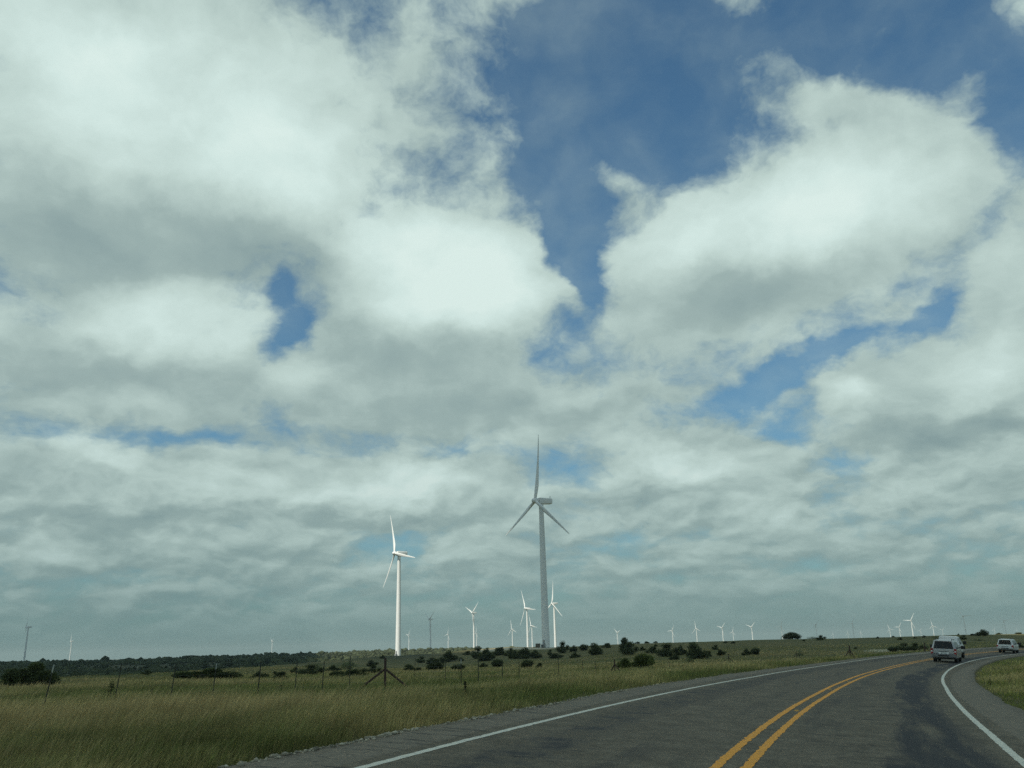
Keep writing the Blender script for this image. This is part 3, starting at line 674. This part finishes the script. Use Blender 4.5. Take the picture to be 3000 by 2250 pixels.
for k, (px, py, wpx, hpx, kind) in enumerate(sorted(BUSH)):
    P, r = on_ground(px, py)
    depth = float(np.dot(P - np.array([0, 0, EYE]), np.array(_f)))
    wm, hm = wpx * depth / F, hpx * depth / F
    root = bpy.data.objects.new('round_tree' if kind == 'r' else ('scrub_bush' if kind[0] == 's' else 'juniper_bush'), None); COL.objects.link(root)
    root.location = (P[0], P[1], P[2] - .06 * hm); root.rotation_euler = (0, 0, rng.uniform(0, 6.28))
    cm = {'b': CROWNS_BIG, 'g': CROWN_GREEN, 's': CROWN_SPARSE, 's2': CROWNS_BIG, 'r': [CROWN_ROUND]}.get(kind, CROWNS); cm = cm[k % len(cm)]
    cr = obj('crown', cm, root); dm = min(wm, max(hm * 1.3, wm * .6)) ; hk = 1.28; cr.scale = (wm * 1.10, dm * 1.10, hm * hk); root.rotation_euler = (0, 0, -math.atan2(P[0], P[1]) + (math.pi if k % 2 else 0) + rng.uniform(-.3, .3))
    tr = obj('trunk', TRUNKS[k % 3], root); tr.scale = (wm, dm, hm)
    z = next(n for n, zz in enumerate(ZONES) if zz[0] <= px < zz[1]); zone_count[z] = zone_count.get(z, 0) + 1
    size = 'low ' if hpx < 16 else ('tall ' if hpx > 30 and kind == 'j' else '')
    if kind == 'r': lab = 'round dome shaped dark tree standing alone on the skyline'
    else: lab = size + kinds[kind] + ', ' + ORD[zone_count[z] - 1] + ' from the left ' + ZONES[z][2]
    tag(root, lab, 'tree' if kind == 'r' else 'bush', 'junipers and scrub scattered over the rangeland')

# the wooded far slope reads as one mass of juniper
N = 15000; az = rng.uniform(_AZ[0], _AZ[12], N); rr = np.sqrt(rng.uniform(430 ** 2, 1750 ** 2, N)); x = rr * np.sin(az); y = rr * np.cos(az); z = terrain(x, y)
keep = (np.sin(x * .021 + 2 * np.sin(y * .013)) + np.sin(y * .017 + 1.5 * np.sin(x * .011)) + rng.normal(0, .8, N) > -.55) & (rr > np.interp(az, _AZ, _RC) + 60)
for Pb in RIDGE_BARE: keep &= np.hypot((x - Pb[0]) / 16, (y - Pb[1]) / 34) > 1
x, y, z, rr = x[keep], y[keep], z[keep], rr[keep]; N = len(x)
ico = bmesh.new(); bmesh.ops.create_icosphere(ico, subdivisions=1, radius=1); ico.verts.index_update(); IV = np.array([v.co[:] for v in ico.verts]); IT = np.array([[v.index for v in f.verts] for f in ico.faces]); ico.free()
IT20 = IT
sz_ = np.clip(rng.lognormal(0, .38, N), .5, 2.3); sc3 = np.stack([rng.uniform(1.6, 3.2, N) * sz_, rng.uniform(1.6, 3.2, N) * sz_, rng.uniform(1.2, 2.1, N) * sz_], -1)
VV = IV[None] * (rng.uniform(.6, 1.25, (N, len(IV), 1))) * sc3[:, None, :] + np.stack([x, y, z + sc3[:, 2] * .6], -1)[:, None, :]
TT = (IT20[None] + (np.arange(N) * len(IV))[:, None, None]).reshape(-1, 3)
cl = np.array([.054, .064, .034])[None, None] * rng.uniform(.6, 1.4, (N, 1, 1)) * rng.uniform(.75, 1.3, (N, len(IV), 1)); cl = np.concatenate([cl, np.ones((N, len(IV), 1))], -1).reshape(-1, 4)
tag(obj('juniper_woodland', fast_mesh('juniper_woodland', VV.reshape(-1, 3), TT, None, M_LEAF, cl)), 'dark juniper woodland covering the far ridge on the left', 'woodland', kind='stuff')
# ------------------------------------------------------------------ range fence with steel posts and pipe braces
M_RUST = plain('rusty_pipe', (.060, .036, .028), .9, vary=.45, scale=5)
M_TPOST = plain('dark_steel_post', (.060, .062, .048), .7, .1, vary=.3, scale=6)
M_TOP = plain('white_post_tip', (.42, .44, .40), .6)
M_WIRE = plain('fence_wire', (.16, .16, .15), .5, .7)
fence = bpy.data.objects.new('wire_fence', None); COL.objects.link(fence)
tag(fence, 'wire range fence with thin steel posts and rusty pipe braces along the field', 'fence')
PH = 1.42
V, Fc = join(box(-.018, .018, -.004, .004, -.4, PH), box(-.004, .004, -.03, .004, -.4, PH)); TPOST = new_mesh('post', V, Fc, [M_TPOST])
TIP = new_mesh('post_tip', *join(box(-.020, .020, -.0065, .0065, PH - .22, PH + .004), box(-.0065, .0065, -.033, .0065, PH - .22, PH + .004)), [M_TOP])
posts = []
def K1(ox, x, y): return ox + x / 2.765, 1750 + y / 2.765
for ox, lst in ((0, [(385, 545, 345, 885), (955, 530, 930, 800), (1402, 540, 1380, 800), (1736, 535, 1720, 780), (2100, 515, 2085, 775)]),
                (700, [(163, 510, 150, 775), (463, 510, 453, 740), (683, 520, 672, 735), (897, 480, 895, 700), (1427, 490, 1425, 640), (1674, 520, 1672, 655), (1800, 500, 1800, 685), (1940, 505, 1940, 655), (2135, 530, 2135, 645)]),
                (1400, [(5, 505, 5, 650), (335, 540, 335, 640), (655, 477, 655, 625), (850, 510, 850, 585), (953, 535, 953, 605), (1552, 500, 1552, 560), (1875, 478, 1875, 525)])):
    for x, y, xb, yb_ in lst: posts.append((K1(ox, x, y), K1(ox, xb, yb_), 't', ()))
braces = [(K1(700, 1188, 490), K1(700, 1183, 705), 'b', (-210, 188)), (K1(1400, 1107, 503), K1(1400, 1110, 590), 'b', (-40, 50)), (K1(1400, 2033, 455), K1(1400, 2035, 528), 'b', (-65, 45)),
          (K1(2200, 372, 437), K1(2200, 372, 487), 'b', (-30, 30)), (K1(2200, 805, 422), K1(2200, 805, 466), 'b', (-48, 28)), (K1(2200, 1412, 378), K1(2200, 1412, 425), 'b', (-10, 30))]
line = []
for top_, bot_, kd, arm in posts + braces:
    P, r = on_ground(*bot_, .28)                      # the grass hides the lowest hand's breadth
    line.append((bot_[0], P, kd)); face = -math.atan2(P[0], P[1])
    dt = ray(*top_); hgt = float(EYE + dt[2] * r / math.hypot(dt[0], dt[1]) - P[2]); k_ = min(1.25, max(.8, hgt / PH))
    if kd == 't':
        lean_ = (top_[0] - bot_[0]) * r / F / (hgt + .01)
        p = obj('post', TPOST, fence, tuple(P), (rad(rng.uniform(-2, 2)), lean_ * .8, face)); p.rotation_euler = (Matrix.Rotation(face, 3, 'Z') @ Matrix.Rotation(lean_, 3, 'Y')).to_euler()
        w = max(1.0, r / 70.0) ** .5; p.scale = (w, w, k_)
        if round(bot_[0]) in (125, 622, 1351, 765): obj('post_tip', TIP, p)
    else:
        w = .056; tl_ = PH * k_
        p = obj('brace_post', new_mesh('brace_post', *tube((0, 0, -.3), (0, 0, tl_), w, w, 10), [M_RUST]), fence, tuple(P))
        depth = float(np.dot(P - np.array([0, 0, EYE]), np.array(_f)))
        for a in arm:
            dx_ = a * 1.08 / 2.765 * depth / F; dirx = Vector((math.cos(face), math.sin(face), 0)) * dx_
            e = Vector(P) + dirx; ez = float(terrain(e.x, e.y)) - P[2]
            obj('brace', new_mesh('brace', *tube((0, 0, tl_ * .66), (dirx.x, dirx.y, ez + .02), w * .85, w * .85, 8), [M_RUST]), p)
line.sort(key=lambda q: q[0])
P0 = on_ground(-130, 2100, .28)[0]; line = [(-130, P0, 't')] + line
for h in (.35, .68, 1.0, 1.3):
    parts = []
    for (x0, A_, _), (x1, B_, _) in zip(line[:-1], line[1:]):
        a = A_ + np.array([0, 0, h]); c_ = B_ + np.array([0, 0, h]); m_ = (a + c_) / 2 - np.array([0, 0, .03])
        parts += [tube(a, m_, .0028, .0028, 3), tube(m_, c_, .0028, .0028, 3)]
    obj('wire', new_mesh('wire', *join(*parts), [M_WIRE]), fence)

# ------------------------------------------------------------------ raised pavement markers between the yellow lines
M_RPM = plain('marker_amber', (.55, .30, .06), .5); M_RPMB = plain('marker_base', (.30, .24, .12), .7)
for n, (px, py) in enumerate(((2334, 2083), (2432, 2020), (2486, 1999))):
    d = ray(px, py); zz = 0.0
    for _ in range(30):
        tt = (zz - EYE) / d[2]; q_ = d * tt; zz = .5 * zz + .5 * float(road_z(q_[0], q_[1]))
    s, o = road_so(q_[0], q_[1]); head = -((float(s)) / RC) - (ANG0 - math.pi / 2) + 0
    x1, y1 = road_xy(s + 1, o); hd = math.atan2(x1 - q_[0], y1 - q_[1])
    root = bpy.data.objects.new('pavement_marker', None); COL.objects.link(root); root.location = (q_[0], q_[1], float(road_z(q_[0], q_[1])) + .001); root.rotation_euler = (0, rad(4) * 0, -hd)
    V = [(-.06, -.06, 0), (.06, -.06, 0), (.06, .06, 0), (-.06, .06, 0), (-.045, -.03, .028), (.045, -.03, .028), (.045, .03, .028), (-.045, .03, .028)]
    obj('body', new_mesh('body', V, [(4, 5, 6, 7), (1, 2, 6, 5), (3, 0, 4, 7)], [M_RPMB]), root)
    obj('reflector', new_mesh('reflector', V, [(0, 1, 5, 4), (2, 3, 7, 6)], [M_RPM]), root)
    tag(root, ('nearest', 'middle', 'farthest')[n] + ' of the small raised markers between the double yellow lines', 'road marker', 'raised pavement markers')

# ------------------------------------------------------------------ loose limestone gravel along the outer pavement edge
N = 3000; s = 6 + 60 * rng.uniform(0, 1, N) ** 1.7; dens = .5 + .5 * np.sin(s * 1.3 + 2 * np.sin(s * .37)); edge = shift_of(s, PLEFT) + np.interp(s, sA, jit)
o_ = edge - np.abs(rng.normal(.02, .13, N)) + .10 + rng.normal(0, .03, N); keep = rng.uniform(0, 1, N) < (.30 + .7 * dens) * np.interp(s, [0, 24, 34, 66], [1, 1, .45, .3])
s, o_ = s[keep], o_[keep]; N = len(s); gx, gy = road_xy(s, o_); size = np.clip(rng.lognormal(-4.0, .45, N), .010, .05)
gz = np.where(o_ > edge[keep], road_z(gx, gy), road_z(gx, gy) - .25 * np.clip(edge[keep] - o_, 0, .3)) + size * .25
VV = IV[None] * rng.uniform(.65, 1.2, (N, len(IV), 1)) * (size[:, None, None] * np.stack([rng.uniform(.8, 1.3, N), rng.uniform(.8, 1.3, N), rng.uniform(.5, .8, N)], -1)[:, None, :]) + np.stack([gx, gy, gz], -1)[:, None, :]
TT = (IT[None] + (np.arange(N) * len(IV))[:, None, None]).reshape(-1, 3)
cl = np.array([.42, .38, .29])[None] * rng.uniform(.35, 1.3, (N, 1)); cl = np.repeat(np.c_[cl, np.ones(N)], len(IV), 0)
tag(obj('gravel', fast_mesh('gravel', VV.reshape(-1, 3), TT, None, leafy('limestone', 0.0), cl)), 'pale limestone gravel along the outer edge of the pavement', 'gravel', kind='stuff')

# ------------------------------------------------------------------ tall grass leaning with the wind
def grass(name, n, r0, r1, az0, az1, side, label, hmul=1.0):
    az = rng.uniform(az0, az1, n) * math.pi / 180; r = r0 * (r1 / r0) ** rng.uniform(0, 1, n)
    x = r * np.sin(az); y = r * np.cos(az); s, o = road_so(x, y)
    yy = y; pl = np.interp(yy, _KY, PLEFT); pr = np.interp(yy, _KY, PRIGHT)
    edge_n = .22 * np.sin(s * 1.7 + np.sin(s * .6) * 2) + rng.normal(0, .10, n)
    if side == 'left': k = (o < pl - .16 + np.minimum(edge_n, .12)); dist = pl - o
    else: k = (o > pr + .12 + edge_n * .5) & (o < 60); dist = o - pr
    x, y, r, s, o, dist = x[k], y[k], r[k], s[k], o[k], dist[k]; n = len(x); z = terrain(x, y)
    if side == 'left': z = np.where(dist < 1.0, np.maximum(z, terrain(x, y)), z)
    pa = np.sin(x * .31 + 1.7 * np.sin(y * .19)) + np.sin(y * .37 + 1.5 * np.sin(x * .23 + 1)) + .7 * np.sin((x - y) * .9 + np.sin(x * 1.1))     # patchiness
    pb = np.sin(x * .08 + 2 * np.sin(y * .05 + 1)) + np.sin(y * .11 + 1.4 * np.sin(x * .06))
    hgt = (.30 + .10 * pa * .5 + .05 * pb) * rng.uniform(.55, 1.35, n) * hmul
    hgt *= 1 + .30 * np.sin(x * 1.2 + 2.4 * np.sin(y * .9)) * np.sin(y * 1.1 + 1.9 * np.sin(x * .8)) 
    hgt *= np.interp(dist, [0, .5, 2.0, 4], [.35, .65, .95, 1.05]) * np.interp(r, [8, 60, 130, 260], [1, 1, .85, .7])
    stalk = rng.uniform(0, 1, n) < .055; hgt = np.where(stalk, hgt * 1.55, hgt); hgt = np.clip(hgt, .06, 1.05)
    wid = np.maximum(.0065, r * .00042) * rng.uniform(.7, 1.5, n); wid = np.where(stalk, wid * .7, wid)
    th = rng.normal(.10, .75, n); lean = rng.uniform(.25, 1.0, n) * .75
    lx = np.cos(th) * lean; ly = np.sin(th) * lean
    fa = rng.uniform(0, math.pi, n); wx = np.cos(fa) * wid * .5; wy = np.sin(fa) * wid * .5
    zr_ = np.zeros(n); P = np.stack([x, y, z - .02], -1); Wv = np.stack([wx, wy, zr_], -1)
    mid = P + np.stack([lx * hgt * .25, ly * hgt * .25, hgt * .58], -1); tip = P + np.stack([lx * hgt * .85, ly * hgt * .85, hgt * .95], -1)
    V = np.stack([P - Wv, P + Wv, mid + Wv * .85, mid - Wv * .85, tip], 1).reshape(-1, 3)
    b5 = np.arange(n) * 5; Q = np.stack([b5, b5 + 1, b5 + 2, b5 + 3], -1); T = np.stack([b5 + 3, b5 + 2, b5 + 4], -1)
    dry = np.clip(.34 + .44 * pa * .55 + .22 * pb + rng.normal(0, .22, n) - .30 * np.exp(-dist / 2.2), 0, 1)[:, None]
    if side == 'right': dry = np.clip(dry * .8, 0, 1)
    clump = 1 + .28 * np.sin(x * 1.9 + 2.2 * np.sin(y * 1.3)) * np.sin(y * 1.6 + 1.9 * np.sin(x * 1.1)) + .15 * pa * .5; green = np.array([[.180, .205, .066]]) * rng.uniform(.55, 1.4, (n, 1)) * clump[:, None]; straw = np.array([[.50, .39, .185]]) * rng.uniform(.6, 1.25, (n, 1)) * clump[:, None]
    if side == 'right': green = green * np.array([[1.3, 1.3, 1.0]])
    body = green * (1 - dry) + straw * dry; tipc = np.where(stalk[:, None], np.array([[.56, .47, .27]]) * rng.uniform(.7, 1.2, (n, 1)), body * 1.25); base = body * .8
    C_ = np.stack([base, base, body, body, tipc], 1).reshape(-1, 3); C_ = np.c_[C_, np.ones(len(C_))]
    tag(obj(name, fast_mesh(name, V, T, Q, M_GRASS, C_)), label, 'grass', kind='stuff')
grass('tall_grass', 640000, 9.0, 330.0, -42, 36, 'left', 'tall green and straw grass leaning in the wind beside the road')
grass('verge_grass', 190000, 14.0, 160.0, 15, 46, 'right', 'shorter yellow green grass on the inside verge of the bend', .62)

# weeds standing above the grass
M_WEED = leafy('weed_leaves', .2)
def weed(px, py, hpx, wpx, seed, label):
    P, r = on_ground(px, py); depth = float(np.dot(P - np.array([0, 0, EYE]), np.array(_f))); h = hpx * depth / F * 1.25; w = wpx * depth / F
    root = bpy.data.objects.new('weed', None); COL.objects.link(root); root.location = tuple(P); tag(root, label, 'weed', 'dark weeds standing in the grass')
    g = np.random.default_rng(seed); stems = []; n = 150; V = []; 
    for k in range(3):
        bx_, by_ = g.normal(0, w * .12, 2); stems.append(tube((bx_, by_, -.05), (bx_ + w * g.uniform(-.1, .4), by_ + w * g.uniform(-.2, .2), h * g.uniform(.75, 1.0)), .008, .005, 5))
    obj('stem', new_mesh('stem', *join(*stems), [M_BARK]), root)
    f = g.uniform(.15, 1, n); c = np.stack([w * .15 * f + g.normal(0, w * .22, n) * (1.1 - f * .6), g.normal(0, w * .22, n), h * f], -1)
    d1 = g.normal(size=(n, 3)); d1 /= np.linalg.norm(d1, axis=1)[:, None]; d2 = np.cross(d1, g.normal(size=(n, 3))); d2 /= np.linalg.norm(d2, axis=1)[:, None]
    L = h * .09; V = np.concatenate([c - d2 * L * .3, c + d2 * L * .3, c + d1 * L]); T = np.stack([np.arange(n), np.arange(n) + n, np.arange(n) + 2 * n], -1)
    cl = np.array([[.040, .050, .022]]) * g.uniform(.6, 1.5, (3 * n, 1)); obj('leaves', fast_mesh('leaves', V, T, None, M_WEED, np.c_[cl, np.ones(3 * n)]), root)
weed(318, 2057, 46, 32, 1, 'dark leafy weed between the first two fence posts at left')
weed(441, 2048, 24, 12, 2, 'small dark weed stalk left of the third fence post')
weed(487, 2055, 22, 14, 3, 'small dark weed just below the third fence post')
weed(655, 2087, 18, 24, 4, 'dark weed clump in the grass below the fourth fence post')
weed(1362, 2058, 46, 12, 5, 'tall thin weed standing near the gravel edge right of the brace post')
weed(818, 2034, 20, 18, 6, 'dark weed in the grass left of the rusty brace post')
weed(2902, 2012, 16, 14, 7, 'small dark weed on the inside verge at the right')

# ------------------------------------------------------------------ vehicles
M_SILVER = plain('silver_car_paint', (.40, .40, .395), .32, .30, coat=.6)
M_CARWHITE = plain('white_car_paint', (.68, .69, .67), .35, 0, coat=.5)
M_GLASS = plain('dark_car_glass', (.010, .012, .013), .22, 0, spec=.25)
M_TYRE = plain('tyre_rubber', (.018, .018, .018), .85); M_RIM = plain('wheel_alloy', (.35, .35, .36), .4, .7)
M_RED = plain('red_lamp_lens', (.30, .012, .012), .3); M_BLACK = plain('black_plastic', (.02, .02, .021), .6); M_CHROME = plain('bumper_chrome', (.45, .46, .46), .3, .7)
M_PLATE = plain('licence_plate', (.55, .58, .56), .5); M_GREY = plain('grey_bumper', (.15, .15, .15), .5); M_STICK = plain('white_sticker', (.75, .76, .74), .5)
def quad_panel(c, th=.012):
    """thin panel from four corners (counter clockwise seen from outside)"""
    c = [Vector(v) for v in c]; n = (c[1] - c[0]).cross(c[3] - c[0]).normalized()
    V = [tuple(v - n * .02) for v in c] + [tuple(v + n * th) for v in c]
    return V, [(3, 2, 1, 0), (4, 5, 6, 7), (0, 1, 5, 4), (1, 2, 6, 5), (2, 3, 7, 6), (3, 0, 4, 7)]
def loft_body(st):
    """stations (y, half width, belt z, bottom z, roof half width, top z)"""
    V = []; Fc = []; n = 10
    for y, w, belt, zb, wr, zt in st:
        bz = min(belt, zt - .05)
        half = [(w * .86, zb), (w * .97, zb + .12), (w, (zb + bz) / 2 + .05), (w * .985, bz), (wr + .06 if zt > belt + .1 else w * .93, zt - .07 if zt > belt + .1 else zt - .02), ]
        top = (wr * .82 if zt > belt + .1 else w * .8, zt)
        pts = [(x, z) for x, z in half] + [top]
        row = [(x, y, z) for x, z in pts] + [(-x, y, z) for x, z in pts[::-1]]
        V += row
    n = 12
    for i in range(len(st) - 1):
        for k in range(n): k2 = (k + 1) % n; Fc.append((i * n + k, (i + 1) * n + k, (i + 1) * n + k2, i * n + k2))
    Fc.append(tuple(range(n))); Fc.append(tuple((len(st) - 1) * n + k for k in range(n))[::-1])
    return V, Fc
def wheels(root, xs, ys, R):
    ty = lathe([(-.13, R * .62), (-.13, R * .93), (-.09, R), (.09, R), (.13, R * .93), (.13, R * .62)], 22); rm = lathe([(-.12, R * .60), (-.05, R * .64), (.10, R * .64), (.115, R * .56), (.08, R * .15)], 22)
    TY = auto_smooth(new_mesh('tyre', [(z, x, y) for x, y, z in ty[0]], ty[1], [M_TYRE]), 40); RM = auto_smooth(new_mesh('rim', [(z, x, y) for x, y, z in rm[0]], rm[1], [M_RIM]), 40)
    WA = new_mesh('wheel', *[(lambda v: ([(z, x, y) for x, y, z in v[0]], v[1]))(lathe([(-.10, R * .2), (.12, R * .2)], 10))][0], [M_BLACK])
    for x in xs:
        for y in ys:
            wq = obj('wheel', WA, root, (x, y, R)); wq.rotation_euler = (0, 0, math.pi if x < 0 else 0)
            obj('tyre', TY, wq); obj('rim', RM, wq)
def place_vehicle(root, s, o):
    x, y = road_xy(s, o); x1, y1 = road_xy(s + 1, o); hd = math.atan2(x1 - x, y1 - y)
    root.location = (x, y, float(road_z(x, y)) + .004); root.rotation_euler = Matrix.Rotation(-hd, 3, 'Z').to_euler(); root.rotation_mode = 'QUATERNION'
    zq = Matrix.Rotation(-hd, 3, 'Z') @ Matrix.Rotation(math.atan(.07), 3, 'Y'); root.rotation_quaternion = zq.to_quaternion()
def suv(name, label, cat, paint, W_, H_, Ln, style):
    root = bpy.data.objects.new(name, None); COL.objects.link(root); tag(root, label, cat)
    w = W_ / 2; b_ = H_ * .585; wr = w * .71; zb = .42 if style == 'new' else .46
    st = [(.06, w * .93, b_, zb, wr, b_ - .02), (.10, w * .97, b_, zb, wr, b_ + .02), (.20, w * .985, b_, zb, wr * .98, b_ + (H_ - b_) * .45), (.34, w, b_, zb - .06, wr, H_ - .06), (.55, w, b_, zb - .12, wr, H_ - .01), (1.6, w, b_, .30, wr, H_), (2.9, w, b_, .30, wr * .98, H_ - .02),
          (3.25, w, b_, .30, wr * .97, H_ - .10), (3.75, w, b_, .30, w * .84, b_ + .22), (3.98, w, b_, .30, w * .88, b_ + .06), (4.1, w * .995, b_, .32, w * .88, b_ + .01), (Ln - .25, w * .96, b_, .34, w * .85, b_ - .09), (Ln, w * .86, b_, .42, w * .75, b_ - .22)]
    obj('body', auto_smooth(new_mesh('body', *loft_body(st), [paint]), 28), root)
    zt = H_ - .13
    yb = lambda z: np.interp(z, [b_ + .02, b_ + (H_ - b_) * .45, H_ - .06], [.10, .20, .34]) - .02
    g0, g1 = b_ + .05, zt
    obj('rear_window', new_mesh('rear_window', *quad_panel([(-w * .80, yb(g0), g0), (w * .80, yb(g0), g0), (w * .64, yb(g1), g1), (-w * .64, yb(g1), g1)]), [M_GLASS]), root)
    sx = lambda z: np.interp(z, [b_, H_ - .07], [w * .985, wr + .06]) + .004
    for sgn in (1, -1):
        for y0, y1, y2, y3 in ((.50, 1.42, 1.42, .62), (1.52, 2.48, 2.45, 1.52), (2.58, 3.60, 3.05, 2.55)):
            z0, z1 = b_ + .06, H_ - .16; c_ = [(sgn * sx(z0), y0, z0), (sgn * sx(z0), y1, z0), (sgn * sx(z1), y2, z1), (sgn * sx(z1), y3, z1)]
            if sgn < 0: c_ = c_[::-1]
            obj('side_window', new_mesh('side_window', *quad_panel(c_, .008), [M_GLASS]), root)
        tl = obj('tail_light', new_mesh('tail_light', *rbox(sgn * (w * .93) - .10, sgn * (w * .93) + .085, .0, .22, b_ - (.46 if style == 'new' else .34), b_ + (.06 if style == 'new' else -.02), .025), [M_RED]), root)
        if style == 'new': obj('reverse_lens', new_mesh('reverse_lens', *box(sgn * (w * .93) - .07, sgn * (w * .93) + .05, -.012, .0, b_ - .24, b_ - .13), [M_STICK]), tl)
        obj('mirror', new_mesh('mirror', *join(rbox(sgn * (w + .26) - .17, sgn * (w + .26) + .17, 3.25, 3.42, b_ + .02, b_ + .30, .03), box(min(sgn * (w - .05), sgn * (w + .12)), max(sgn * (w - .05), sgn * (w + .12)), 3.3, 3.38, b_ + .08, b_ + .16)), [M_BLACK]), root)
        obj('door_handle', new_mesh('door_handle', *box(min(sgn * w, sgn * (w + .03)), max(sgn * w, sgn * (w + .03)), 1.6, 1.8, b_ - .16, b_ - .12), [M_BLACK]), root)
        obj('roof_rail', new_mesh('roof_rail', *join(rbox(sgn * wr * .9 - .025, sgn * wr * .9 + .025, .7, 2.9, H_ + .03, H_ + .07, .012), box(sgn * wr * .9 - .02, sgn * wr * .9 + .02, .75, .85, H_ - .04, H_ + .04), box(sgn * wr * .9 - .02, sgn * wr * .9 + .02, 2.7, 2.8, H_ - .06, H_ + .04)), [M_BLACK]), root)
    bz = zb + .06
    obj('bumper', new_mesh('bumper', *rbox(-w * .98, w * .98, -.14, .45, bz - .06, bz + .24, .06), [M_GREY if style == 'new' else M_CHROME]), root)
    obj('bumper_step', new_mesh('bumper_step', *box(-.42, .42, -.148, -.12, bz + .03, bz + .16), [M_BLACK]), root)
    tg = obj('tailgate', new_mesh('tailgate', *rbox(-w * .80, w * .80, .035, .09, bz + .27, b_ - .03, .015), [paint]), root)
    obj('tailgate_seam', new_mesh('tailgate_seam', *join(box(-w * .82, w * .82, .03, .07, bz + .245, bz + .262), box(-.36, .36, .015, .04, b_ - .22, b_ - .18)), [M_BLACK]), tg)
    obj('licence_plate', new_mesh('licence_plate', *box(-.16, .16, .018, .034, b_ - .42, b_ - .25), [M_PLATE]), tg)
    if style == 'new':
        for x in (-.30, .30): obj('sticker', new_mesh('sticker', *box(x - .10, x + .10, .022, .034, b_ - .43, b_ - .24), [M_STICK]), tg)
    else:
        obj('badge', new_mesh('badge', *box(-.62, -.36, .022, .034, b_ - .36, b_ - .31), [M_BLACK]), tg); obj('badge', new_mesh('badge', *box(.40, .62, .022, .034, b_ - .38, b_ - .34), [M_BLACK]), tg)
        obj('rubbing_strip', new_mesh('rubbing_strip', *box(-w * .9, w * .9, -.15, -.10, bz + .14, bz + .2), [M_STICK]), root)
    obj('underbody', new_mesh('underbody', *box(-w * .8, w * .8, .5, Ln - .6, .27, .5), [M_BLACK]), root)
    wheels(root, (-w + .16, w - .16), (1.15, Ln - 1.0), .395)
    return root
silver = suv('sport_utility_vehicle', 'silver sport utility vehicle driving ahead in the right lane, seen from behind', 'suv', M_SILVER, 2.0, 1.90, 5.15, 'new')
def on_road(px, py):
    d = ray(px, py); zz = 0.0
    for _ in range(60):
        tt = (zz - EYE) / d[2]; q_ = d * tt; zz = .5 * zz + .5 * float(road_z(q_[0], q_[1]))
    return [float(v) for v in road_so(q_[0], q_[1])]
s_, o_ = on_road(2767, 1941); place_vehicle(silver, s_, o_); SILVER_S = s_
white = suv('sport_utility_vehicle', 'older white sport utility vehicle farther round the bend near the right edge', 'suv', M_CARWHITE, 1.86, 1.72, 4.6, 'old')
s_, o_ = on_road(2946, 1913.5); place_vehicle(white, s_, o_)

def pickup(label):
    root = bpy.data.objects.new('pickup_truck', None); COL.objects.link(root); tag(root, label, 'pickup')
    w, H_, b_ = 1.0, 1.96, 1.22; wr = .72
    st = [(2.02, w, b_, .42, wr, b_ + .04), (2.06, w, b_, .42, wr, b_ + .3), (2.22, w, b_, .42, wr, H_ - .05), (2.5, w, b_, .42, wr, H_), (3.6, w, b_, .42, wr, H_ - .01), (3.9, w, b_, .42, wr, H_ - .09), (4.45, w, b_, .42, w * .84, b_ + .18), (4.65, w, b_, .42, w * .86, b_ + .03), (5.6, w * .97, b_, .44, w * .84, b_ - .06), (5.8, w * .9, b_, .5, w * .75, b_ - .2)]
    obj('cab', auto_smooth(new_mesh('cab', *loft_body(st), [M_CARWHITE]), 28), root)
    bed = join(box(-w, -w + .1, .0, 2.0, .55, b_), box(w - .1, w, .0, 2.0, .55, b_), box(-w + .1, w - .1, .0, 2.0, .55, .75))
    obj('bed', new_mesh('bed', *bed, [M_CARWHITE]), root)
    obj('tailgate', new_mesh('tailgate', *rbox(-w + .1, w - .1, -.03, .06, .70, b_ - .01, .02), [M_CARWHITE]), root)
    obj('rear_window', new_mesh('rear_window', *quad_panel([(-.74, 2.055, b_ + .12), (.74, 2.055, b_ + .12), (.66, 2.20, H_ - .14), (-.66, 2.20, H_ - .14)]), [M_GLASS]), root)
    for sgn in (1, -1):
        sx = lambda z: np.interp(z, [b_, H_ - .07], [w * .985, wr + .06]) + .004
        for y0, y1, y2, y3 in ((2.32, 3.1, 3.1, 2.42), (3.2, 4.3, 3.72, 3.2)):
            z0, z1 = b_ + .06, H_ - .16; c_ = [(sgn * sx(z0), y0, z0), (sgn * sx(z0), y1, z0), (sgn * sx(z1), y2, z1), (sgn * sx(z1), y3, z1)]
            if sgn < 0: c_ = c_[::-1]
            obj('side_window', new_mesh('side_window', *quad_panel(c_, .008), [M_GLASS]), root)
        obj('tail_light', new_mesh('tail_light', *box(sgn * .93 - .06, sgn * .93 + .06, -.02, .02, .85, 1.15), [M_RED]), root)
        obj('mirror', new_mesh('mirror', *rbox(sgn * 1.2 - .14, sgn * 1.2 + .14, 3.95, 4.1, b_ + .02, b_ + .32, .03), [M_BLACK]), root)
    obj('bumper', new_mesh('bumper', *rbox(-w, w, -.16, .05, .5, .68, .04), [M_CHROME]), root)
    wheels(root, (-.84, .84), (1.0, 4.85), .40)
    return root
truck = pickup('white pickup truck mostly hidden in front of the silver vehicle')
dq = ray(2776, 1900); best = min(np.arange(-3, 5, .05), key=lambda o: abs(math.atan2(*road_xy(SILVER_S + 14.0, o)) - math.atan2(dq[0], dq[1])))
place_vehicle(truck, SILVER_S + 12.0, float(best))
truck.scale = (1.06, 1.06, 1.09)
